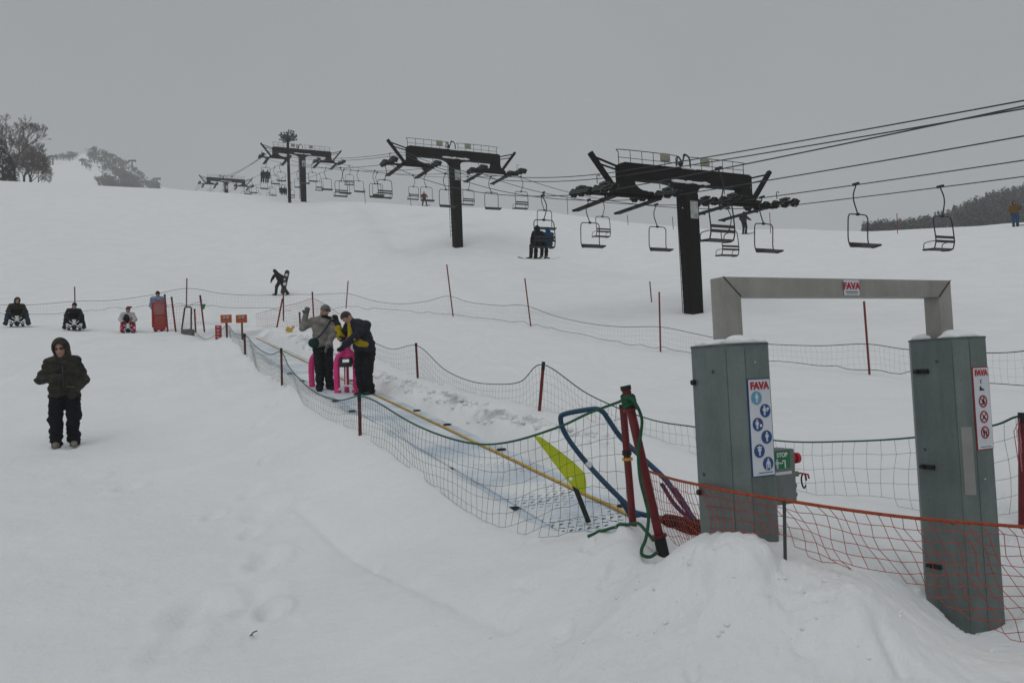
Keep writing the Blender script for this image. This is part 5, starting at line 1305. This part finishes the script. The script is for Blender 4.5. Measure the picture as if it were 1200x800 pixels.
# chair riders
def seated_on_chair(px, dx, mats, label, hood=None, hat=None, sc=1., h=.022, kick=0., fat=1.18, lean=0.):
    p, rz = CHAIRPOS[px]
    off = Matrix.Rotation(rz, 3, 'Z') @ Vector((dx, -.18, -2.30))
    k = kick
    J = dict(pelvis=(0,.0,.12), hipL=(.09,-.02,.10), hipR=(-.09,-.02,.10), kneeL=(.11,-.42,.08), kneeR=(-.11,-.42,.08), ankL=(.12,-.50+k,-.36), ankR=(-.10,-.46+k,-.36), toeL=(.13,-.68+k,-.42), toeR=(-.11,-.64+k,-.42),
      chest=(0,.05,.46), neck=(0,.03,.66), head=(lean,-.02,.79), face=(lean*2,-1,-.1), shL=(.18,.04,.58), shR=(-.18,.04,.58), elL=(.26,-.06,.34), elR=(-.26,-.06,.34), wrL=(.17,-.26,.24), wrR=(-.17,-.26,.24), palmL=(0,0,-1), palmR=(0,0,-1))
    return person(p+off, rz, J, mats, label, sc, h, .025, None, False, hood, hat, None, fat=fat, legfat=1.1)[0]
BJ = fab('black_parka', (.010,.010,.012)); BB = fab('blue_parka', (.010,.060,.13))
def skis(parent, xs, z, y, m, L=1.55, tilt=.0, w=.10, name='ski'):
    for x in xs:
        q = MB(); pts = [(x, y-L*.5+L*i/12, z+(.09*((i-2.5)/-2.5)**2 if i < 2.5 else 0)+tilt*(i-6)/12) for i in range(13)]
        for a, b_ in zip(pts[:-1], pts[1:]): q.bar(a, b_, w, .014)
        q.build(name, m, parent)
r1 = seated_on_chair(636, .27, [BJ, BLK, SKIN, BOOT, GLV, BLK], 'chair rider in a black hooded jacket, left one of the pair seen from behind', BJ, None, 1.04)
r2 = seated_on_chair(636, -.27, [BB, BLK, SKIN, fab('tan_boot', (.20,.17,.12)), GLV, BLK], 'chair rider in a blue hooded jacket, right one of the pair seen from behind', BB, None, .98)
for r_, lb, rot in ((r1, 'snowboard hanging under the feet of the chair rider in black', .35), (r2, 'snowboard hanging under the feet of the chair rider in blue', .1)):
    t = empty('snowboard', Vector(r_.location), r_.rotation_euler.z, lb, 'snowboard')
    t.location = Vector(r_.location)+Matrix.Rotation(r_.rotation_euler.z, 3, 'Z') @ Vector((0, -.56, -.485)); t.rotation_euler = (0, rad(7), r_.rotation_euler.z+1.2+rot)
    q = MB(); pts = [(0, -.76+1.52*i/14, .10*max(0, abs(i-7)/7-.72)**1.2*3) for i in range(15)]
    for a, b_ in zip(pts[:-1], pts[1:]): q.bar(a, b_, .26, .016)
    q.build('deck', M['grey_steel'] if r_ is r1 else M['white'], t)
    for y in (-.24, .24): MB().box((0,y,.03), (.22,.12,.05)).build('binding', M['sledblack'], t)
for px, labs, hf in ((311, ('left rider of the far pair under the third tower crossarm','right rider of the far pair under the third tower crossarm'), .03), (331, ('left dark rider on the chair beside the mast','right dark rider on the chair beside the mast, partly hidden'), .03)):
    for dx, lb in zip((-.26, .26), labs): seated_on_chair(px, dx*(-1 if not UPSIDE[dict((c[0], c[1]) for c in CH)[px]] else 1), [BJ if px == 331 else fab('grey_parka', (.04,.042,.045)), BLK, SKIN, BOOT, GLV, BLK], lb, None, BLK, 1.05, hf)
seated_on_chair(246, 0, [BJ, BLK, SKIN, BOOT, GLV, BLK], 'dark rider on the leftmost chair, far away behind the crest', None, BLK, 1.05, .035)

# people far up the slope
b = gp(497.5, 244, 100)
J = dict(kneeL=(.2,-.1,.5), kneeR=(-.16,-.08,.5), ankL=(.30,0,.1), ankR=(-.24,0,.1), toeL=(.34,-.2,.05), toeR=(-.3,-.2,.05), elL=(.36,-.05,1.2), elR=(-.36,-.05,1.15), wrL=(.34,-.25,1.0), wrR=(-.34,-.25,1.0))
o, _ = person(b, .2, J, [fab('dark_red_jacket', (.12,.02,.02)), BLK, SKIN, BOOT, GLV, BLK], 'distant snowboarder in dark red standing on the crest', 1.05, .03, .03, None, False, None, BLK, None, fat=1.15)
t = empty('snowboard', b, .5, 'snowboard under the distant snowboarder in dark red', 'snowboard'); skis(t, (0,), .02, 0, M['sledblack'], 1.55, 0, .27, 'deck'); t.rotation_euler = (0, 0, 1.3)
b = gp(872.5, 272, 66)
J = dict(kneeL=(.12,-.10,.5), kneeR=(-.12,-.10,.5), elL=(.36,-.05,1.22), elR=(-.34,-.02,1.2), wrL=(.38,-.28,1.08), wrR=(-.36,-.24,1.0), head=(0,-.06,1.62))
o, _ = person(b, .3, J, [fab('slate_jacket', (.018,.022,.028)), BLK, SKIN, BOOT, GLV, BLK], 'skier in dark clothes standing on the crest behind the nearest tower sheaves', 1.08, .028, .03, None, False, None, BLK, None, fat=1.2)
t = empty('skis', b, 1.1, 'pair of dark skis under the skier on the crest behind the nearest tower', 'skis'); skis(t, (-.12, .12), .02, 0, M['sledblack'], 1.7)
b = gp(1190, 261, 57)
J = dict(kneeL=(.12,-.05,.5), elL=(.34,-.1,1.2), wrL=(.30,-.30,1.25), elR=(-.30,0,1.15), head=(0,-.02,1.64))
o, _ = person(b, -.3, J, [fab('mustard_jacket', (.13,.07,.02)), fab('blue_trousers', (.02,.06,.15)), SKIN, fab('blue_boot', (.02,.06,.13)), GLV, BLK], 'person in a mustard jacket and blue trousers on the crest at the right edge', 1.05, .028, .03, None, False, BLK, None, None, fat=1.25, legfat=1.1)
t = empty('snowboard', b+Vector((.62,-.1,.06)), 0, 'blue snowboard lying at the feet of the person in mustard at right', 'snowboard'); skis(t, (0,), .03, 0, M['blue'], 1.5, 0, .27, 'deck'); t.rotation_euler = (0, 0, 1.45)

# ------------------------------------------------------------------ trees and far hills
def bare_tree(height, spread, seed, depth=5, r0=None):
    r = random.Random(seed); segs = []
    def grow(p, d, L, rr, k):
        q_ = p+d*L; segs.append((p, q_, rr, rr*.72))
        if k == 0: return
        n_ = r.choice((2, 3, 3)) if k > 1 else 4
        for i in range(n_):
            a = r.uniform(0, 6.283); tilt = r.uniform(.25, .75)*spread
            u = d.orthogonal().normalized(); v = d.cross(u)
            dd = (d*math.cos(tilt)+(u*math.cos(a)+v*math.sin(a))*math.sin(tilt)+Vector((0,0,.12))).normalized()
            grow(p+d*L*r.uniform(.72, 1.0) if i else q_, dd, L*r.uniform(.62, .82), rr*.62, k-1)
    grow(Vector((0,0,0)), Vector((r.uniform(-.08,.08), 0, 1)).normalized(), height*.24, r0 or height*.014, depth)
    return segs
def seg_mesh(segs, n=4, rmin=0.):
    V = []; F = []
    for p, q_, a, b_ in segs:
        d = (q_-p).normalized(); u = d.orthogonal().normalized(); v = d.cross(u); i0 = len(V)
        for c, rr in ((p, max(a, rmin)), (q_, max(b_, rmin))):
            for k in range(n): t = 2*math.pi*k/n; V.append(c+(u*math.cos(t)+v*math.sin(t))*rr)
        F += [(i0+k, i0+(k+1) % n, i0+n+(k+1) % n, i0+n+k) for k in range(n)]
    return V, F
def plant_bare(px, d, hgt, seed, label, spread=1., depth=6, sink=0.):
    g = P(px, 215, d); b = Vector((g.x, g.y, gz(g.x, g.y)-sink))
    t = empty('bare_tree', b, 0, label, 'tree', 'winter trees behind the left crest')
    segs = bare_tree(hgt, spread, seed, depth)
    V, F = seg_mesh(segs[:1]+[s for s in segs if s[2] > hgt*.007], 6); link_mesh('trunk', V, F, M['bark'], t)
    V, F = seg_mesh([s for s in segs if s[2] <= hgt*.007], 3, .017); link_mesh('crown', V, F, M['twig'], t)
for a in [(18, 138, 17.5, 3, 'tallest bare tree at the far left, above the dark fir', .95, 7), (-12, 142, 16, 9, 'bare tree cut by the left edge behind the fir', 1., 7), (35, 143, 13.5, 5, 'rounded bare tree right of the tallest one at far left', 1.1, 7),
          (5, 146, 16.5, 12, 'bare tree standing behind the dark fir', 1.05, 7), (45, 134, 7.0, 17, 'low bare shrub at the right end of the tree group', 1.5, 7), (27, 132, 8.0, 23, 'low bushy bare tree in front of the tallest one', 1.4, 7), (37, 135, 7.5, 29, 'low bare bush between the low bushy tree and the last shrub', 1.5, 7), (29, 141, 12, 41, 'middle bare tree between the tallest one and the rounded one', 1.1, 7), (13, 133, 9.5, 43, 'bushy bare tree partly in front of the short fir', 1.35, 7), (-45, 140, 16, 31, 'bare tree beyond the left edge', 1., 6)]: plant_bare(*a)
def fir(px, d, hgt, seed, label, wid=.24):
    g = P(px, 215, d); b = Vector((g.x, g.y, gz(g.x, g.y)-.3)); r = random.Random(seed)
    t = empty('fir_tree', b, 0, label, 'tree', 'firs behind the left crest')
    MB().tube([(0,0,0), (0,0,hgt)], [hgt*.02, .02], 7).build('trunk', M['bark'], t)
    V = []; F = []
    for k in range(int(hgt*120)):
        z = hgt*(1-r.random()**.62); R_ = hgt*wid*(1-z/hgt)**.85*r.uniform(.35, 1.05)+.1; a = r.uniform(0, 6.283)
        c = Vector((math.cos(a)*R_, math.sin(a)*R_, z-R_*.35)); s = r.uniform(.22, .45)
        o_ = Vector((math.cos(a), math.sin(a), -.45))*s; w_ = Vector((-math.sin(a), math.cos(a), r.uniform(-.3,.3)))*s*.5; i0 = len(V)
        V += [c-o_*.6-w_*.4, c+o_-w_*.2, c+o_*1.1+w_*.5, c-o_*.3+w_]; F.append((i0, i0+1, i0+2, i0+3))
    link_mesh('crown', V, F, M['fir'], t, False)
fir(3, 133, 8.6, 2, 'dark green fir at the left edge in front of the bare trees', .30); fir(12, 130, 5.4, 4, 'short dark fir just right of the fir at the left edge', .34); fir(-22, 134, 8, 6, 'tall dark fir beyond the left edge', .28)

def hill(name, prof, d0, d1, seed, x0, x1, foot_py=245):
    """ridge whose crest follows (px, py) at distance d1, rising from d0"""
    pxs = [p[0] for p in prof]; pys = [p[1] for p in prof]
    nu, nv_ = 90, 34; V = []; zz = {}
    for j in range(nv_+1):
        t = j/nv_; d = d0+(d1*1.35-d0)*t
        for i in range(nu+1):
            px = x0+(x1-x0)*i/nu; py = float(np.interp(px, pxs, pys)); c = P(px, py, d1); kx = c.x/d1
            f = (d-d0)/(d1-d0); tc_ = c.z/d1; tf_ = P(px, foot_py, d0).z/d0
            hgt = (tf_+(tc_-tf_)*f**.85)*d if f <= 1 else c.z-(f-1)*(d1-d0)*.35
            x = kx*d
            V.append((x, d, hgt+float(fbm(np.array([x/25.]), np.array([d/25.]), 3, seed)[0])*1.5*min(1, 2*abs(1-f)+.1)))
    F = [(j*(nu+1)+i, j*(nu+1)+i+1, (j+1)*(nu+1)+i+1, (j+1)*(nu+1)+i) for j in range(nv_) for i in range(nu)]
    o = link_mesh(name, V, F, M['snow']); tag(o, kind='structure')
    def at(px, f):
        u = (px-x0)/(x1-x0)*nu; v = f*nv_*(d1-d0)/(d1*1.35-d0); i = min(max(int(u), 0), nu-1); j = min(max(int(v), 0), nv_-1)
        a, b_ = u-i, v-j; g = lambda jj, ii: Vector(V[jj*(nu+1)+ii])
        return (g(j,i)*(1-a)+g(j,i+1)*a)*(1-b_)+(g(j+1,i)*(1-a)+g(j+1,i+1)*a)*b_
    return at
hat_ = hill('far_hill', [(-400,175),(-100,192),(30,194),(48,191),(62,187),(80,185),(90,182),(100,179),(118,177),(130,184),(140,190),(150,196),(162,204),(175,214),(195,220),(230,225),(300,236),(420,250)], 340, 620, 4, -380, 420)
r = random.Random(11); tw = [bare_tree(1., 1.25, 100+k, 4, .03) for k in range(6)]
def wood(name, label, spots, m, kind='bare', hmin=4., hmax=7., rmin=.035, seed=1):
    r = random.Random(seed); V = []; F = []
    for p in spots:
        H_ = r.uniform(hmin, hmax); a = r.uniform(0, 6.28); Rm = Matrix.Rotation(a, 3, 'Z')
        if kind == 'bare':
            sg = [(Rm @ s[0]*H_+p, Rm @ s[1]*H_+p, s[2]*H_, s[3]*H_) for s in r.choice(tw)]
            v, f = seg_mesh(sg, 3, rmin)
        else:
            v = []; f = []
            for k in range(46):
                z = H_*(1-r.random()**.6); R_ = H_*.26*(1-z/H_)*r.uniform(.4, 1.05)+.12; t = r.uniform(0, 6.283); s = r.uniform(.35, .7)
                c = p+Vector((math.cos(t)*R_, math.sin(t)*R_, z-R_*.3)); o_ = Vector((math.cos(t), math.sin(t), -.5))*s; w_ = Vector((-math.sin(t), math.cos(t), r.uniform(-.4,.4)))*s*.6
                i0 = len(v); v += [c-o_*.6-w_*.5, c+o_-w_*.3, c+o_*1.1+w_*.5, c-o_*.3+w_]; f.append((i0, i0+1, i0+2, i0+3))
        i0 = len(V); V += v; F += [tuple(i0+i for i in q_) for q_ in f]
    o = link_mesh(name, V, F, m, None, False); tag(o, label, 'wood', None, 'stuff'); return o
spots = []
def scatter(n_, box, dens):
    out = []; tries = 0
    while len(out) < n_ and tries < n_*40:
        tries += 1; px = r.uniform(box[0], box[1]); f = r.uniform(box[2], box[3])
        if r.random() < dens(px, f): out.append((px, f))
    return out
nz = lambda px, f, s: float(fbm(np.array([px/14.]), np.array([f*6.]), 3, s)[0])
def dens(px, f):
    if px < 52 or px > 186: return 0
    edge = (px-70)/60                                # open piste on the left flank, lower down
    lim = np.interp(px, [50, 75, 88, 105, 118, 140, 186], [.97, .93, .84, .62, .20, .05, .0])
    if f < lim: return 0
    return .95 if nz(px, f, 3) > -.02 else .05
spots = [hat_(px, f) for px, f in scatter(800, (45, 186, 0, 1.03), dens)]
wood('far_wood', 'grey leafless wood covering the distant hill at upper left', spots, M['woodfar'], 'bare', 4.5, 8., .07, 2)
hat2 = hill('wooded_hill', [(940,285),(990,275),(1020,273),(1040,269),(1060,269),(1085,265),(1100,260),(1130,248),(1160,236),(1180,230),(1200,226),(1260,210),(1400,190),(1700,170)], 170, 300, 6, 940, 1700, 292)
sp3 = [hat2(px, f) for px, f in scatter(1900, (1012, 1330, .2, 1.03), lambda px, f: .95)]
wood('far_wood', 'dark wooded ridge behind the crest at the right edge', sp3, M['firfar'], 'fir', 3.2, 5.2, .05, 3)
sp4 = [hat2(px, f) for px, f in scatter(800, (1020, 1330, .2, 1.0), lambda px, f: .8)]
wood('far_wood', 'grey leafless trees among the dark firs of the right ridge', sp4, M['woodfar'], 'bare', 3.0, 5.0, .05, 4)
# tiny lift towers on the distant hill
for px, py, hpx, f, lb in ((62,191,8,.95,'upper tiny lift tower on the distant hill beside the wood'),(81.5,203,9,.7,'lower tiny lift tower on the distant hill beside the wood'),(155,200,12,.98,'tiny lift tower on the ridge right of the distant wood'),(184,220,11,.9,'lowest tiny lift tower right of the distant wood')):
    dd = 585 if px < 100 else 610; b = P(px, py, dd); k = dd/FPX
    t = empty('far_lift_tower', b, 0, lb, 'lift tower', 'tiny lift towers on the distant hill')
    MB().box((0,0,hpx*k*.5-1.5), (.8,.8,hpx*k+3)).build('column', M['tower'], t)
    MB().box((0,0,hpx*k), (9*k,.7,1.)).box((-3.6*k,0,hpx*k-.9), (1.6*k,1,.6)).box((3.6*k,0,hpx*k-.9), (1.6*k,1,.6)).build('crossarm', M['tower'], t)

# loose crumbs of shovelled snow
def crumbs(name, label, n_, pick, smin, smax, seed):
    r = random.Random(seed); V = []; F = []
    base = bmesh.new(); bmesh.ops.create_icosphere(base, subdivisions=1, radius=1.)
    bv = [v.co.copy() for v in base.verts]; bf = [tuple(v.index for v in f.verts) for f in base.faces]; base.free()
    XY = [pick(r) for _ in range(n_)]; Z = ground(np.array([a[0] for a in XY]), np.array([a[1] for a in XY]))
    for (x, y), z in zip(XY, Z):
        s = smin+(smax-smin)*r.random()**3; i0 = len(V); Rm = Matrix.Rotation(r.uniform(0, 6.28), 3, 'Z')
        V += [Rm @ Vector((v.x*1.25, v.y, v.z*.75))*s*r.uniform(.75, 1.2)+Vector((x, y, z+s*.25)) for v in bv]
        F += [tuple(i0+i for i in f) for f in bf]
    o = link_mesh(name, V, F, M['snowcap'], None, True); tag(o, label, 'snow', None, 'stuff')
crumbs('snow_crumbs', 'loose crumbs of shovelled snow around the foot of the gate', 130, lambda r: (r.gauss(1.0, .55), r.gauss(3.35, .35)), .0025, .013, 5)
def along_belt(r):
    p = bw(r.gauss(.95, .16), r.uniform(4, 22)); return (p.x, p.y)
crumbs('snow_crumbs', 'broken lumps of snow along the right bank of the belt', 420, along_belt, .012, .06, 6)
b = gp(292, 723, 4.9); o = MB().tube([(0,0,.01), (.02,.01,.03), (.045,.0,.04)], .004, 5).tube([(.01,0,.02), (.03,-.03,.02)], .003, 5).build('fallen_twig', M['bark']); o.location = b
tag(o, 'tiny dark twig lying on the snow in the left foreground', 'twig')
# falling snow
V = []; F = []; r = random.Random(77)
for k in range(420):
    d = r.uniform(2.2, 16); p = P(r.uniform(-60, 1260), r.uniform(-30, 830), d); s = r.uniform(.0016, .0034)*(.7+.06*d)
    if p.z < gz(p.x, p.y)+.03: continue
    i0 = len(V); V += [p+Vector(v)*s for v in ((1,0,0),(-1,0,0),(0,1,0),(0,-1,0),(0,0,1),(0,0,-1))]
    F += [tuple(i0+i for i in f) for f in ((0,2,4),(2,1,4),(1,3,4),(3,0,4),(2,0,5),(1,2,5),(3,1,5),(0,3,5))]
o = link_mesh('snow_flakes', V, F, M['flake']); tag(o, 'sparse small snowflakes falling through the air', 'snowflakes', None, 'stuff')
